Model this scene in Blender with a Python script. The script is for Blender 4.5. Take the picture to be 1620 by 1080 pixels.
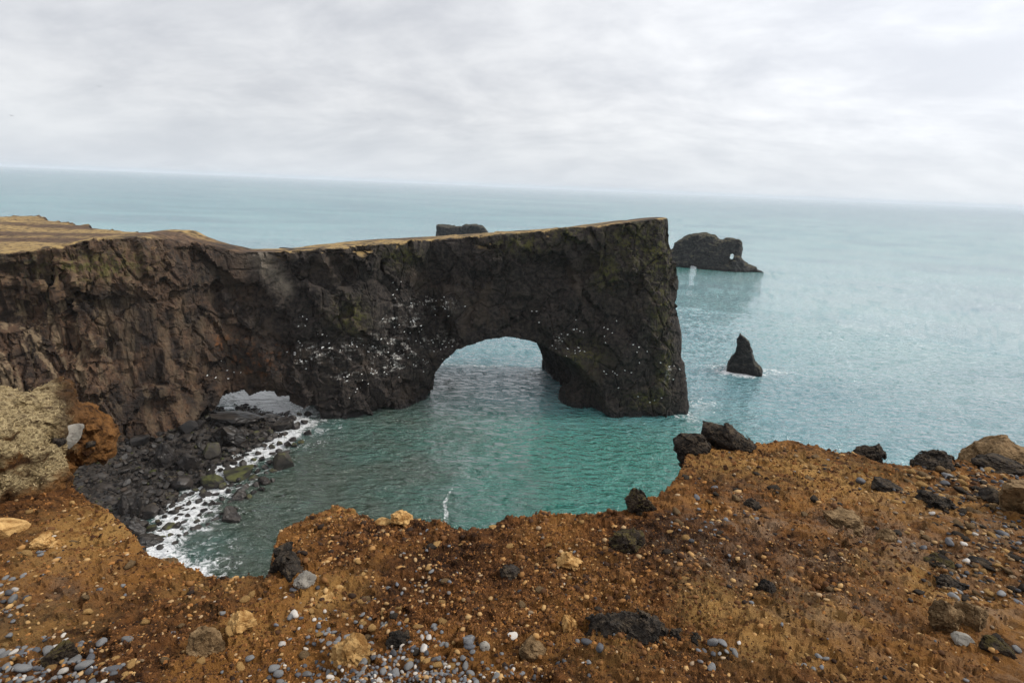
import bpy, bmesh, math, random
import numpy as np

random.seed(7)
rng = np.random.default_rng(11)
scene = bpy.context.scene
for o in list(bpy.data.objects):
    bpy.data.objects.remove(o)
C = scene.collection

# ------------------------------------------------------------------ camera
FPX = 850.0                       # focal length in pixels of a 1620 px wide frame
EYE = 65.0                        # eye height above the sea, metres
PITCH = math.atan(245.0 / FPX)
ROLL = math.radians(2.37)
FWD = np.array([0, math.cos(PITCH), -math.sin(PITCH)])
_r0 = np.array([1.0, 0, 0])
_u0 = np.array([0, math.sin(PITCH), math.cos(PITCH)])
RGT = _r0 * math.cos(ROLL) + _u0 * math.sin(ROLL)
UPV = -_r0 * math.sin(ROLL) + _u0 * math.cos(ROLL)
CAM = np.array([0.0, 0.0, EYE])

from mathutils import Matrix, Vector, Quaternion
cam_data = bpy.data.cameras.new('camera')
cam_data.sensor_width = 36.0
cam_data.lens = 36.0 * FPX / 1620.0
cam_data.clip_start = 0.05
cam_data.clip_end = 200000.0
cam = bpy.data.objects.new('camera', cam_data)
m = Matrix.Identity(4)
for i in range(3):
    m[i][0], m[i][1], m[i][2], m[i][3] = RGT[i], UPV[i], -FWD[i], CAM[i]
cam.matrix_world = m
C.objects.link(cam)
scene.camera = cam

# ------------------------------------------------------------------ light
SUN_AZ = math.radians(86.0)       # clockwise from +Y
SUN_EL = math.radians(42.0)
SUN_STRENGTH = 1.5
SUN_ANGLE = math.radians(10.0)
SKY_STRENGTH = 0.07
EXPOSURE = 0.84
HAZE_DENSITY = 0.000042

world = bpy.data.worlds.new('World')
scene.world = world
world.use_nodes = True
wt = world.node_tree
wt.nodes.clear()


class NT:
    """small helper round a node tree"""
    def __init__(s, nt):
        s.nt = nt
    def n(s, t, **kw):
        x = s.nt.nodes.new(t)
        for k, v in kw.items():
            if k.startswith('i_'):
                key = k[2:]
                key = int(key) if key.isdigit() else key.replace('_', ' ')
                x.inputs[key].default_value = v
            else:
                setattr(x, k, v)
        return x
    def l(s, a, b):
        s.nt.links.new(a, b)
    def val(s, x, sock):
        if isinstance(x, (int, float)):
            sock.default_value = x
        elif isinstance(x, (tuple, list)):
            v = list(x)
            if len(sock.default_value) == 4 and len(v) == 3:
                v.append(1.0)
            sock.default_value = v
        else:
            s.l(x, sock)
    def math(s, op, a, b=None, c=None, clamp=False):
        x = s.n('ShaderNodeMath', operation=op, use_clamp=clamp)
        s.val(a, x.inputs[0])
        if b is not None:
            s.val(b, x.inputs[1])
        if c is not None:
            s.val(c, x.inputs[2])
        return x.outputs[0]
    def vmath(s, op, a, b=None):
        x = s.n('ShaderNodeVectorMath', operation=op)
        s.val(a, x.inputs[0])
        if b is not None:
            s.val(b, x.inputs[1])
        return x.outputs['Value'] if op in ('DOT_PRODUCT', 'LENGTH') else x.outputs[0]
    def noise(s, vec, scale, detail=5.0, rough=0.55, dist=0.0, col=False):
        x = s.n('ShaderNodeTexNoise')
        s.val(vec, x.inputs['Vector'])
        x.inputs['Scale'].default_value = scale
        x.inputs['Detail'].default_value = detail
        x.inputs['Roughness'].default_value = rough
        x.inputs['Distortion'].default_value = dist
        return x.outputs['Color'] if col else x.outputs['Fac']
    def smooth(s, v, a, b, lo=0.0, hi=1.0):
        x = s.n('ShaderNodeMapRange', interpolation_type='SMOOTHSTEP')
        s.val(v, x.inputs['Value'])
        for k, q in (('From Min', a), ('From Max', b), ('To Min', lo), ('To Max', hi)):
            s.val(q, x.inputs[k])
        return x.outputs[0]
    def lin(s, v, a, b, lo=0.0, hi=1.0):
        x = s.n('ShaderNodeMapRange')
        s.val(v, x.inputs['Value'])
        for k, q in (('From Min', a), ('From Max', b), ('To Min', lo), ('To Max', hi)):
            s.val(q, x.inputs[k])
        return x.outputs[0]
    def mix(s, f, a, b, blend='MIX'):
        x = s.n('ShaderNodeMix', data_type='RGBA', blend_type=blend)
        s.val(f, x.inputs[0])
        s.val(a, x.inputs[6])
        s.val(b, x.inputs[7])
        return x.outputs[2]
    def mapping(s, vec, scale=(1, 1, 1), rot=(0, 0, 0), loc=(0, 0, 0)):
        x = s.n('ShaderNodeMapping')
        s.l(vec, x.inputs['Vector'])
        x.inputs['Scale'].default_value = scale
        x.inputs['Rotation'].default_value = rot
        x.inputs['Location'].default_value = loc
        return x.outputs[0]
    def attr(s, name):
        return s.n('ShaderNodeAttribute', attribute_name=name).outputs['Fac']


# overcast sky: thin clear-sky light under a full, uneven layer of stratocumulus
w = NT(wt)
nish = w.n('ShaderNodeTexSky', sky_type='NISHITA')
nish.sun_disc = False
nish.sun_elevation = SUN_EL
nish.sun_rotation = SUN_AZ
nish.air_density = 1.0
nish.dust_density = 2.0
tc = w.n('ShaderNodeTexCoord')
dirv = tc.outputs['Generated']
sx = w.n('ShaderNodeSeparateXYZ')
w.l(dirv, sx.inputs[0])
zc = w.math('MAXIMUM', sx.outputs[2], 0.0)
den = w.math('ADD', zc, 0.30)
cx = w.math('DIVIDE', sx.outputs[0], den)
cy = w.math('DIVIDE', sx.outputs[1], den)
cv = w.n('ShaderNodeCombineXYZ')
w.l(cx, cv.inputs[0]); w.l(cy, cv.inputs[1]); cv.inputs[2].default_value = 3.7
base = w.mapping(cv.outputs[0], scale=(1.15, 1.35, 1.0), rot=(0, 0, math.radians(14)), loc=(1.7, 0.3, 0))
warp = w.noise(base, 0.8, 2.0, 0.4, col=True)
base2 = w.vmath('ADD', base, w.vmath('MULTIPLY', warp, (0.45, 0.45, 0.45)))
big = w.noise(base, 0.55, 3.0, 0.5)
mid = w.noise(w.mapping(base2, scale=(0.95, 1.15, 1.0)), 2.5, 10.0, 0.60, 0.15)
shape = w.math('ADD', w.math('MULTIPLY', big, 0.62), w.math('MULTIPLY', mid, 0.68))
thin = w.smooth(shape, 0.40, 0.90)                   # 1 = thin bright cloud, 0 = thick grey cloud
sund = (math.sin(SUN_AZ) * math.cos(SUN_EL), math.cos(SUN_AZ) * math.cos(SUN_EL), math.sin(SUN_EL))
toward = w.vmath('DOT_PRODUCT', w.vmath('NORMALIZE', dirv), sund)
glow = w.smooth(toward, 0.0, 1.0, 0.93, 1.52)       # cloud is brighter towards the veiled sun
cloud = w.mix(thin, (0.362, 0.374, 0.402), (0.555, 0.560, 0.570))
cloud = w.mix(1.0, cloud, glow, 'MULTIPLY')
lowmist = w.smooth(zc, 0.0, 0.14, 1.0, 0.0)
cloud = w.mix(w.math('MULTIPLY', lowmist, 0.55), cloud, (0.42, 0.45, 0.485))
clear = w.mix(1.0, nish.outputs[0], (SKY_STRENGTH,) * 3, 'MULTIPLY')
skycol = w.mix(0.94, clear, cloud)
bg = w.n('ShaderNodeBackground')
w.l(skycol, bg.inputs['Color'])
bg.inputs['Strength'].default_value = 1.0
wo = w.n('ShaderNodeOutputWorld')
w.l(bg.outputs[0], wo.inputs['Surface'])

sun_data = bpy.data.lights.new('sun', 'SUN')
sun_data.energy = SUN_STRENGTH
sun_data.angle = SUN_ANGLE
sun_data.color = (1.0, 0.96, 0.89)
sun = bpy.data.objects.new('sun', sun_data)
sun.rotation_euler = Vector(sund).to_track_quat('Z', 'Y').to_euler()
sun.location = (60, 40, 120)
C.objects.link(sun)

vs = scene.view_settings
vs.view_transform = 'Standard'
vs.look = 'None'
vs.gamma = 1.0
vs.exposure = EXPOSURE
vs.use_curve_mapping = False
scene.cycles.max_bounces = 5
scene.cycles.diffuse_bounces = 2
scene.cycles.glossy_bounces = 2
scene.cycles.transmission_bounces = 0
scene.cycles.volume_bounces = 1
scene.cycles.caustics_reflective = False
scene.cycles.caustics_refractive = False
scene.cycles.use_denoising = True
scene.cycles.sample_clamp_indirect = 4.0

# ------------------------------------------------------------------ numeric helpers
_gt = np.random.default_rng(5).normal(size=(256, 3)).astype(np.float32)
_gt /= np.linalg.norm(_gt, axis=1, keepdims=True)


def _hash(ix, iy, iz, seed):
    with np.errstate(over='ignore'):
        n = (ix.astype(np.uint32) * np.uint32(374761393) + iy.astype(np.uint32) * np.uint32(668265263)
             + iz.astype(np.uint32) * np.uint32(2246822519) + np.uint32((seed * 3266489917) & 0xffffffff))
        n = (n ^ (n >> np.uint32(13))) * np.uint32(1274126177)
        n ^= n >> np.uint32(16)
        n = n * np.uint32(2654435761)
        n ^= n >> np.uint32(15)
    return n


def gnoise(p, seed=0):
    """gradient noise, about -0.8..0.8; p is (N,3)"""
    p = np.asarray(p, np.float32)
    f0 = np.floor(p)
    i0 = f0.astype(np.int64)
    f = p - f0
    u = f * f * f * (f * (f * 6 - 15) + 10)
    out = np.zeros(len(p), np.float32)
    for dx in (0, 1):
        wx = u[:, 0] if dx else 1 - u[:, 0]
        for dy in (0, 1):
            wy = wx * (u[:, 1] if dy else 1 - u[:, 1])
            for dz in (0, 1):
                wz = wy * (u[:, 2] if dz else 1 - u[:, 2])
                g = _gt[_hash(i0[:, 0] + dx, i0[:, 1] + dy, i0[:, 2] + dz, seed) & np.uint32(255)]
                out += wz * (g[:, 0] * (f[:, 0] - dx) + g[:, 1] * (f[:, 1] - dy) + g[:, 2] * (f[:, 2] - dz))
    return out * 1.5


def fbm(p, scale, octaves=4, gain=0.5, seed=0, ridged=False):
    p = np.asarray(p, np.float32) / scale
    a, s, out = 1.0, 0.0, 0.0
    for k in range(octaves):
        v = gnoise(p * (2.03 ** k) + 17.3 * k, seed + k)
        if ridged:
            v = 1.0 - 2.0 * np.abs(v)
        out = out + a * v
        s += a
        a *= gain
    return out / s


def facet(p, scale, seed=0, tilt=0.8):
    """broken-rock relief: every random cell is a tilted plane with a step to its neighbours"""
    q = np.asarray(p, np.float32) / np.asarray(scale, np.float32)
    i0 = np.floor(q).astype(np.int64)
    best = np.full(len(q), 1e9, np.float32)
    val = np.zeros(len(q), np.float32)
    for dx in (-1, 0, 1):
        for dy in (-1, 0, 1):
            for dz in (-1, 0, 1):
                cxi = i0 + np.array([dx, dy, dz])
                h = _hash(cxi[:, 0], cxi[:, 1], cxi[:, 2], seed)
                pt = np.stack([(h & 1023), ((h >> np.uint32(10)) & 1023), ((h >> np.uint32(20)) & 1023)], 1).astype(np.float32) / 1023.0
                d = q - (cxi + pt)
                dd = (d * d).sum(1)
                h2 = _hash(cxi[:, 0], cxi[:, 1], cxi[:, 2], seed + 77)
                g = _gt[h2 & np.uint32(255)]
                off = ((h2 >> np.uint32(8)) & 1023).astype(np.float32) / 511.5 - 1.0
                v = off * 0.6 + (d * g).sum(1) * tilt
                mk = dd < best
                best = np.where(mk, dd, best)
                val = np.where(mk, v, val)
    return val


def crack(p, scale, seed=0, width=0.06):
    """1 in the joint between two random cells, 0 inside a cell"""
    q = np.asarray(p, np.float32) / np.asarray(scale, np.float32)
    i0 = np.floor(q).astype(np.int64)
    b1 = np.full(len(q), 9.0, np.float32); b2 = b1.copy()
    for dx in (-1, 0, 1):
        for dy in (-1, 0, 1):
            for dz in (-1, 0, 1):
                c_ = i0 + np.array([dx, dy, dz])
                h = _hash(c_[:, 0], c_[:, 1], c_[:, 2], seed)
                pt = np.stack([(h & 1023), ((h >> np.uint32(10)) & 1023), ((h >> np.uint32(20)) & 1023)], 1).astype(np.float32) / 1023.0
                d = np.sqrt(((q - (c_ + pt)) ** 2).sum(1))
                b2 = np.minimum(b2, np.maximum(b1, d))
                b1 = np.minimum(b1, d)
    return np.exp(-((b2 - b1) / width) ** 2)


def sstep(x, a, b):
    t = np.clip((x - a) / (b - a), 0, 1)
    return t * t * (3 - 2 * t)


def smax(a, b, k):
    h = np.clip(0.5 + 0.5 * (a - b) / k, 0, 1)
    return b * (1 - h) + a * h + k * h * (1 - h)


def smin(a, b, k):
    return -smax(-a, -b, k)


def surface_nets(vol, origin, h):
    """quads of the zero level of vol (negative inside)"""
    nx, ny, nz = vol.shape
    ins = vol < 0
    cnt = np.zeros((nx - 1, ny - 1, nz - 1), np.int8)
    corners = [(a, b, c) for a in (0, 1) for b in (0, 1) for c in (0, 1)]
    for a, b, c in corners:
        cnt += ins[a:nx - 1 + a, b:ny - 1 + b, c:nz - 1 + c]
    act = (cnt > 0) & (cnt < 8)
    idx = np.full(cnt.shape, -1, np.int32)
    cells = np.argwhere(act)
    idx[act] = np.arange(len(cells))
    v8 = np.stack([vol[cells[:, 0] + a, cells[:, 1] + b, cells[:, 2] + c] for a, b, c in corners], 1)
    acc = np.zeros((len(cells), 3), np.float64)
    num = np.zeros(len(cells))
    for i in range(8):
        for j in range(i + 1, 8):
            ca, cb = np.array(corners[i]), np.array(corners[j])
            if np.abs(ca - cb).sum() != 1:
                continue
            mk = (v8[:, i] < 0) != (v8[:, j] < 0)
            dv = v8[:, i] - v8[:, j]
            t = np.where(mk, v8[:, i] / np.where(dv == 0, 1, dv), 0)
            acc += np.where(mk[:, None], ca + (cb - ca) * t[:, None], 0)
            num += mk
    verts = (cells + acc / num[:, None]) * h + np.asarray(origin)
    quads = []
    for ax in range(3):
        o1, o2 = (ax + 1) % 3, (ax + 2) % 3
        a = np.take(ins, range(vol.shape[ax] - 1), ax)
        b = np.take(ins, range(1, vol.shape[ax]), ax)
        e = np.argwhere(a != b)
        e = e[(e[:, o1] > 0) & (e[:, o2] > 0) & (e[:, o1] < vol.shape[o1] - 1) & (e[:, o2] < vol.shape[o2] - 1)]
        s = ins[tuple(e.T)]
        def cell(d1, d2):
            c = e.copy()
            c[:, o1] -= d1
            c[:, o2] -= d2
            return idx[tuple(c.T)]
        q = np.stack([cell(1, 1), cell(0, 1), cell(0, 0), cell(1, 0)], 1)
        q[~s] = q[~s][:, ::-1]
        quads.append(q)
    return verts, np.concatenate(quads)


def vnormals(v, f):
    n = np.zeros_like(v)
    a = v[f[:, 2]] - v[f[:, 0]]
    b = v[f[:, 3 % f.shape[1]]] - v[f[:, 1]]
    fn = np.cross(a, b)
    for k in range(f.shape[1]):
        for c in range(3):
            n[:, c] += np.bincount(f[:, k], fn[:, c], len(v))
    return n / np.maximum(np.linalg.norm(n, axis=1, keepdims=True), 1e-9)


def subdivide(v, f, mask):
    """split the masked quads in four; midpoints stay on the old edges"""
    a, keep = f[mask], f[~mask]
    e = np.stack([a, np.roll(a, -1, 1)], 2).reshape(-1, 2)
    es = np.sort(e, 1)
    key = es[:, 0].astype(np.int64) * len(v) + es[:, 1]
    uk, inv = np.unique(key, return_inverse=True)
    mids = (v[uk // len(v)] + v[uk % len(v)]) / 2
    cen = v[a].mean(1)
    me_ = inv.reshape(-1, 4) + len(v)
    ce = np.arange(len(a)) + len(v) + len(mids)
    q = [np.stack([a[:, k], me_[:, k], ce, me_[:, k - 1]], 1) for k in range(4)]
    return np.concatenate([v, mids, cen]).astype(np.float32), np.concatenate([keep] + q), None


def grid_faces(nr, nc):
    i = np.arange(nr - 1)[:, None] * nc + np.arange(nc - 1)[None, :]
    i = i.ravel()
    return np.stack([i, i + 1, i + nc + 1, i + nc], 1)


def make_mesh(name, v, f, attrs=None, smooth=True):
    me = bpy.data.meshes.new(name)
    v = np.asarray(v, np.float32)
    f = np.asarray(f, np.int32)
    k = f.shape[1]
    me.vertices.add(len(v))
    me.vertices.foreach_set('co', v.ravel())
    me.loops.add(f.size)
    me.loops.foreach_set('vertex_index', f.ravel())
    me.polygons.add(len(f))
    me.polygons.foreach_set('loop_start', np.arange(0, f.size, k, dtype=np.int32))
    me.polygons.foreach_set('use_smooth', np.full(len(f), smooth, bool))
    for an, av in (attrs or {}).items():
        at = me.attributes.new(an, 'FLOAT', 'POINT')
        at.data.foreach_set('value', np.asarray(av, np.float32))
    me.update(calc_edges=True)
    return me


def link(name, me, mat, loc=(0, 0, 0), parent=None, label=None, cat=None, group=None, kind=None):
    o = bpy.data.objects.new(name, me)
    if mat and me is not None and not me.materials:
        me.materials.append(mat)
    o.location = loc
    C.objects.link(o)
    if parent:
        o.parent = parent
    for k, x in (('label', label), ('category', cat), ('group', group), ('kind', kind)):
        if x:
            o[k] = x
    return o


def ray(px, py):
    px = np.asarray(px, float); py = np.asarray(py, float)
    d = FWD + RGT * ((px - 810) / FPX)[..., None] + UPV * ((540 - py) / FPX)[..., None]
    return d


def on_level(px, py, z=0.0):
    d = ray(px, py)
    return CAM + d * ((z - EYE) / d[..., 2])[..., None]


def at_range(px, py, dist):
    """point on the sight line at a horizontal distance"""
    d = ray(px, py)
    return CAM + d * (dist / np.hypot(d[..., 0], d[..., 1]))[..., None]


def project(p):
    d = np.asarray(p) - CAM
    wv_ = d @ FWD
    return 810 + FPX * (d @ RGT) / wv_, 540 - FPX * (d @ UPV) / wv_, wv_


def poly_sdf(x, y, pts):
    """signed distance to a closed polygon, negative inside"""
    pts = np.asarray(pts, np.float32)
    d = np.full(x.shape, 1e12, np.float32)
    s = np.ones(x.shape, np.float32)
    n = len(pts)
    for i in range(n):
        a, b = pts[i], pts[i - 1]
        ex, ey = b[0] - a[0], b[1] - a[1]
        wx, wy = x - a[0], y - a[1]
        t = np.clip((wx * ex + wy * ey) / (ex * ex + ey * ey), 0, 1)
        d = np.minimum(d, (wx - ex * t) ** 2 + (wy - ey * t) ** 2)
        c1, c2, c3 = y >= a[1], y < b[1], ex * wy > ey * wx
        fl = (c1 & c2 & c3) | (~c1 & ~c2 & ~c3)
        s = np.where(fl, -s, s)
    return s * np.sqrt(d)


def line_dist(x, y, pts):
    d = np.full(x.shape, 1e12)
    for a, b in zip(pts[:-1], pts[1:]):
        ex, ey = b[0] - a[0], b[1] - a[1]
        t = np.clip(((x - a[0]) * ex + (y - a[1]) * ey) / (ex * ex + ey * ey), 0, 1)
        d = np.minimum(d, (x - a[0] - ex * t) ** 2 + (y - a[1] - ey * t) ** 2)
    return np.sqrt(d)


def material(name):
    mt = bpy.data.materials.new(name)
    mt.use_nodes = True
    mt.node_tree.nodes.clear()
    t = NT(mt.node_tree)
    out = t.n('ShaderNodeOutputMaterial')
    p = t.n('ShaderNodeBsdfPrincipled')
    t.l(p.outputs[0], out.inputs['Surface'])
    return mt, t, p


def bump(t, p, height, strength=0.5, dist=0.1, chain=None):
    b = t.n('ShaderNodeBump')
    b.inputs['Strength'].default_value = strength
    b.inputs['Distance'].default_value = dist
    t.l(height, b.inputs['Height'])
    if chain is not None:
        t.l(chain, b.inputs['Normal'])
    t.l(b.outputs[0], p.inputs['Normal'])
    return b.outputs[0]


# ------------------------------------------------------------------ materials
def mat_cliff():
    mt, t, p = material('cliff_rock')
    geo = t.n('ShaderNodeNewGeometry')
    pos = geo.outputs['Position']
    n1 = t.noise(pos, 0.12, 6, 0.6, 0.4)
    n2 = t.noise(pos, 0.9, 6, 0.65)
    n3 = t.noise(t.mapping(pos, scale=(1, 1, 0.12)), 0.45, 5, 0.6)       # runs of rain and dust down the face
    n4 = t.noise(t.mapping(pos, scale=(0.25, 0.25, 1.6)), 0.5, 4, 0.6)   # bedding
    col = t.mix(t.smooth(n2, 0.36, 0.66), (0.012, 0.0100, 0.0092), (0.052, 0.041, 0.034))
    col = t.mix(t.math('MULTIPLY', t.smooth(t.noise(pos, 0.075, 5, 0.6, 0.6), 0.52, 0.64), 0.6), col, t.mix(n2, (0.028, 0.021, 0.016), (0.100, 0.072, 0.051)))
    warm = t.attr('warm')
    brown = t.mix(t.smooth(n1, 0.38, 0.62), (0.027, 0.018, 0.013), (0.120, 0.067, 0.038))
    col = t.mix(t.math('MULTIPLY', warm, t.smooth(n2, 0.30, 0.62, 0.2, 0.95)), col, brown)
    col = t.mix(t.math('MULTIPLY', t.smooth(n4, 0.55, 0.72), 0.35), col, (0.085, 0.068, 0.055))
    streak = t.math('MULTIPLY', t.attr('streak'), t.smooth(n3, 0.50, 0.60))
    col = t.mix(t.math('MULTIPLY', streak, 0.8), col, (0.23, 0.165, 0.100))
    dark = t.smooth(n3, 0.30, 0.44, 0.55, 0.0)
    col = t.mix(dark, col, (0.016, 0.014, 0.014))
    col = t.mix(t.math('MULTIPLY', t.attr('pale'), t.smooth(n2, 0.3, 0.6, 0.35, 0.9)), col, (0.180, 0.150, 0.115))
    og = t.math('MULTIPLY', t.attr('orange'), t.smooth(t.noise(pos, 0.55, 6, 0.65), 0.5, 0.68))
    col = t.mix(t.math('MULTIPLY', og, 0.8), col, (0.21, 0.075, 0.02))
    gr = t.math('MULTIPLY', t.attr('green'), t.smooth(t.noise(pos, 0.7, 7, 0.7), 0.44, 0.62))
    col = t.mix(t.math('MULTIPLY', gr, 0.85), col, (0.105, 0.098, 0.026))
    gu = t.math('MULTIPLY', t.attr('guano'), t.smooth(t.math('ADD', t.math('MULTIPLY', t.noise(t.mapping(pos, scale=(0.7, 0.7, 2.0)), 0.55, 4, 0.6), 0.6), t.math('MULTIPLY', t.noise(t.mapping(pos, scale=(2.0, 2.0, 0.45)), 1.0, 4, 0.7), 0.4)), 0.525, 0.58))
    col = t.mix(t.math('MULTIPLY', gu, 1.0, clamp=True), col, (0.55, 0.52, 0.47))
    # dry turf on the flat top
    tn = t.noise(pos, 0.6, 7, 0.7)
    turf = t.mix(t.smooth(tn, 0.38, 0.62), (0.050, 0.032, 0.022), (0.150, 0.090, 0.050))
    band_ = t.noise(t.mapping(pos, scale=(0.35, 1.0, 1), rot=(0, 0, math.radians(35))), 0.05, 4, 0.55, 0.4)
    turf = t.mix(t.math('MULTIPLY', t.smooth(band_, 0.43, 0.53), t.smooth(tn, 0.36, 0.56)), turf, (0.36, 0.245, 0.10))
    col = t.mix(t.math('MULTIPLY', t.attr('turf'), t.smooth(t.noise(pos, 1.1, 5, 0.6), 0.25, 0.45)), col, turf)
    wet = t.attr('wet')
    col = t.mix(t.math('MULTIPLY', wet, 0.8), col, (0.012, 0.011, 0.011))
    t.l(col, p.inputs['Base Color'])
    t.l(t.lin(wet, 0, 1, 0.92, 0.45), p.inputs['Roughness'])
    p.inputs['Specular IOR Level'].default_value = 0.25
    h = t.math('ADD', t.math('MULTIPLY', t.noise(pos, 1.3, 8, 0.68), 1.0), t.math('MULTIPLY', n4, 0.5))
    h = t.math('ADD', h, t.math('MULTIPLY', n3, 0.5))
    bump(t, p, h, 0.9, 0.45)
    return mt


def mat_stack():
    mt, t, p = material('stack_rock')
    geo = t.n('ShaderNodeNewGeometry')
    pos = geo.outputs['Position']
    n2 = t.noise(pos, 0.5, 6, 0.65)
    col = t.mix(t.smooth(n2, 0.35, 0.7), (0.014, 0.0135, 0.014), (0.050, 0.045, 0.041))
    sn = t.n('ShaderNodeSeparateXYZ')
    t.l(geo.outputs['Normal'], sn.inputs[0])
    sp = t.n('ShaderNodeSeparateXYZ')
    t.l(pos, sp.inputs[0])
    up = t.math('MULTIPLY', t.smooth(sn.outputs[2], 0.35, 0.8), t.smooth(n2, 0.38, 0.6))
    up = t.math('MULTIPLY', up, t.attr('green'))
    col = t.mix(t.math('MULTIPLY', up, 0.75), col, (0.105, 0.09, 0.040))
    col = t.mix(t.smooth(sp.outputs[2], 1.2, 3.0, 0.8, 0.0), col, (0.012, 0.011, 0.011))
    t.l(col, p.inputs['Base Color'])
    p.inputs['Roughness'].default_value = 0.85
    p.inputs['Specular IOR Level'].default_value = 0.25
    bump(t, p, t.noise(pos, 0.8, 8, 0.68), 0.9, 1.0)
    return mt


def mat_sea():
    mt, t, p = material('sea_water')
    geo = t.n('ShaderNodeNewGeometry')
    pos = geo.outputs['Position']
    big = t.noise(t.mapping(pos, scale=(1, 2.6, 1), rot=(0, 0, math.radians(-12))), 0.004, 5, 0.55)
    deep = t.mix(t.smooth(big, 0.36, 0.64), (0.052, 0.205, 0.245), (0.110, 0.325, 0.345))
    deep = t.mix(t.math('MULTIPLY', t.attr('off'), 0.75), deep, (0.085, 0.172, 0.220))
    deep = t.mix(t.attr('lane_sheen'), deep, (0.25, 0.435, 0.425))
    col = t.mix(t.attr('bay'), deep, (0.002, 0.172, 0.125))  # turquoise water, with the headland's dark reflection painted into the colour
    col = t.mix(t.math('MULTIPLY', t.attr('murk'), t.smooth(t.noise(pos, 0.035, 4, 0.6), 0.3, 0.6, 0.65, 1.0)), col, (0.040, 0.066, 0.042))
    # foam: torn lace whose density follows the surf zone
    fo = t.attr('foam')
    wp = t.vmath('ADD', pos, t.vmath('SCALE', t.noise(pos, 0.25, 3, 0.5, col=True)))
    wpn = t.nt.nodes[-1]
    f1 = t.noise(t.mapping(pos, scale=(1.0, 1.35, 1.0), rot=(0, 0, 0.6)), 0.42, 8, 0.68, 1.2)
    f2 = t.math('ABSOLUTE', t.math('SUBTRACT', t.noise(pos, 0.30, 6, 0.62, 2.0), 0.5))
    lace = t.math('ADD', t.math('MULTIPLY', f1, 0.75), t.math('MULTIPLY', t.math('SUBTRACT', 0.25, f2), 0.9))
    thr = t.lin(fo, 0.0, 1.0, 0.86, 0.30)
    foam = t.smooth(t.math('SUBTRACT', lace, thr), 0.0, 0.16)
    foam = t.math('MULTIPLY', foam, t.smooth(fo, 0.02, 0.15), clamp=True)
    col = t.mix(foam, col, (0.88, 0.89, 0.89))
    t.l(col, p.inputs['Base Color'])
    t.l(t.lin(foam, 0, 1, 0.10, 0.75), p.inputs['Roughness'])
    p.inputs['IOR'].default_value = 1.42
    p.inputs['Specular IOR Level'].default_value = 0.7
    r = math.radians(-18)
    h1 = t.noise(t.mapping(pos, scale=(0.55, 1.25, 1), rot=(0, 0, r)), 0.55, 1.5, 0.5, 0.3)
    h2 = t.noise(t.mapping(pos, scale=(0.7, 1.3, 1), rot=(0, 0, r * 2)), 1.7, 4, 0.6, 0.3)
    h = t.math('ADD', t.math('MULTIPLY', h1, 1.0), t.math('MULTIPLY', h2, 0.38))
    h = t.math('ADD', h, t.math('MULTIPLY', foam, 0.03))
    nb = bump(t, p, h, 1.0, 3.0)
    # the mirror layer of the surface
    p.inputs['Coat Weight'].default_value = 1.0
    p.inputs['Coat IOR'].default_value = 1.55
    p.inputs['Coat Roughness'].default_value = 0.04
    t.l(t.math('MULTIPLY', t.math('SUBTRACT', 1.0, foam, clamp=True), t.attr('mirror')), p.inputs['Coat Weight'])
    t.l(nb, p.inputs['Coat Normal'])
    return mt


def mat_ground():
    mt, t, p = material('volcanic_soil')
    geo = t.n('ShaderNodeNewGeometry')
    pos = geo.outputs['Position']
    n1 = t.noise(pos, 0.85, 5, 0.58, 0.5)
    n2 = t.noise(pos, 9.0, 7, 0.68)
    n3 = t.noise(pos, 55.0, 5, 0.7)
    col = t.mix(t.smooth(n2, 0.34, 0.66), (0.036, 0.0135, 0.005), (0.300, 0.122, 0.036))
    col = t.mix(t.math('MULTIPLY', t.smooth(n1, 0.45, 0.60), 0.85), col, t.mix(n2, (0.26, 0.105, 0.026), (0.56, 0.265, 0.068)))
    col = t.mix(t.math('MULTIPLY', t.smooth(n1, 0.32, 0.47, 1.0, 0.0), 0.8), col, (0.034, 0.016, 0.009))
    oc = t.math('MULTIPLY', t.attr('ochre'), t.smooth(t.noise(pos, 4.0, 6, 0.64, 0.6), 0.36, 0.54))
    col = t.mix(t.math('MULTIPLY', oc, 0.95), col, (0.66, 0.37, 0.115))
    sc = t.math('MULTIPLY', t.attr('scuff'), t.smooth(t.noise(t.mapping(pos, scale=(1, 1, 1)), 5.0, 6, 0.7, 0.4), 0.40, 0.62))
    col = t.mix(t.math('MULTIPLY', sc, 0.85), col, (0.42, 0.275, 0.170))
    n5 = t.noise(pos, 26.0, 5, 0.7)
    col = t.mix(t.math('MULTIPLY', t.smooth(n5, 0.57, 0.68), 0.5), col, (0.45, 0.22, 0.065))
    col = t.mix(t.math('MULTIPLY', t.smooth(n5, 0.32, 0.43, 1.0, 0.0), 0.6), col, (0.026, 0.013, 0.008))
    grit = t.smooth(n3, 0.60, 0.72)
    col = t.mix(t.math('MULTIPLY', grit, 0.55), col, (0.42, 0.245, 0.095))
    col = t.mix(t.math('MULTIPLY', t.smooth(n3, 0.28, 0.40, 1.0, 0.0), 0.55), col, (0.022, 0.014, 0.010))
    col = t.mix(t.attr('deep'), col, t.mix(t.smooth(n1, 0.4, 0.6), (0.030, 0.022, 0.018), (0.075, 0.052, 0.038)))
    t.l(col, p.inputs['Base Color'])
    p.inputs['Roughness'].default_value = 0.95
    p.inputs['Specular IOR Level'].default_value = 0.15
    h = t.math('ADD', t.math('MULTIPLY', t.noise(pos, 18.0, 7, 0.75), 1.0), t.math('MULTIPLY', t.noise(pos, 75.0, 5, 0.75), 0.5))
    bump(t, p, h, 1.0, 0.10)
    return mt


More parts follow.
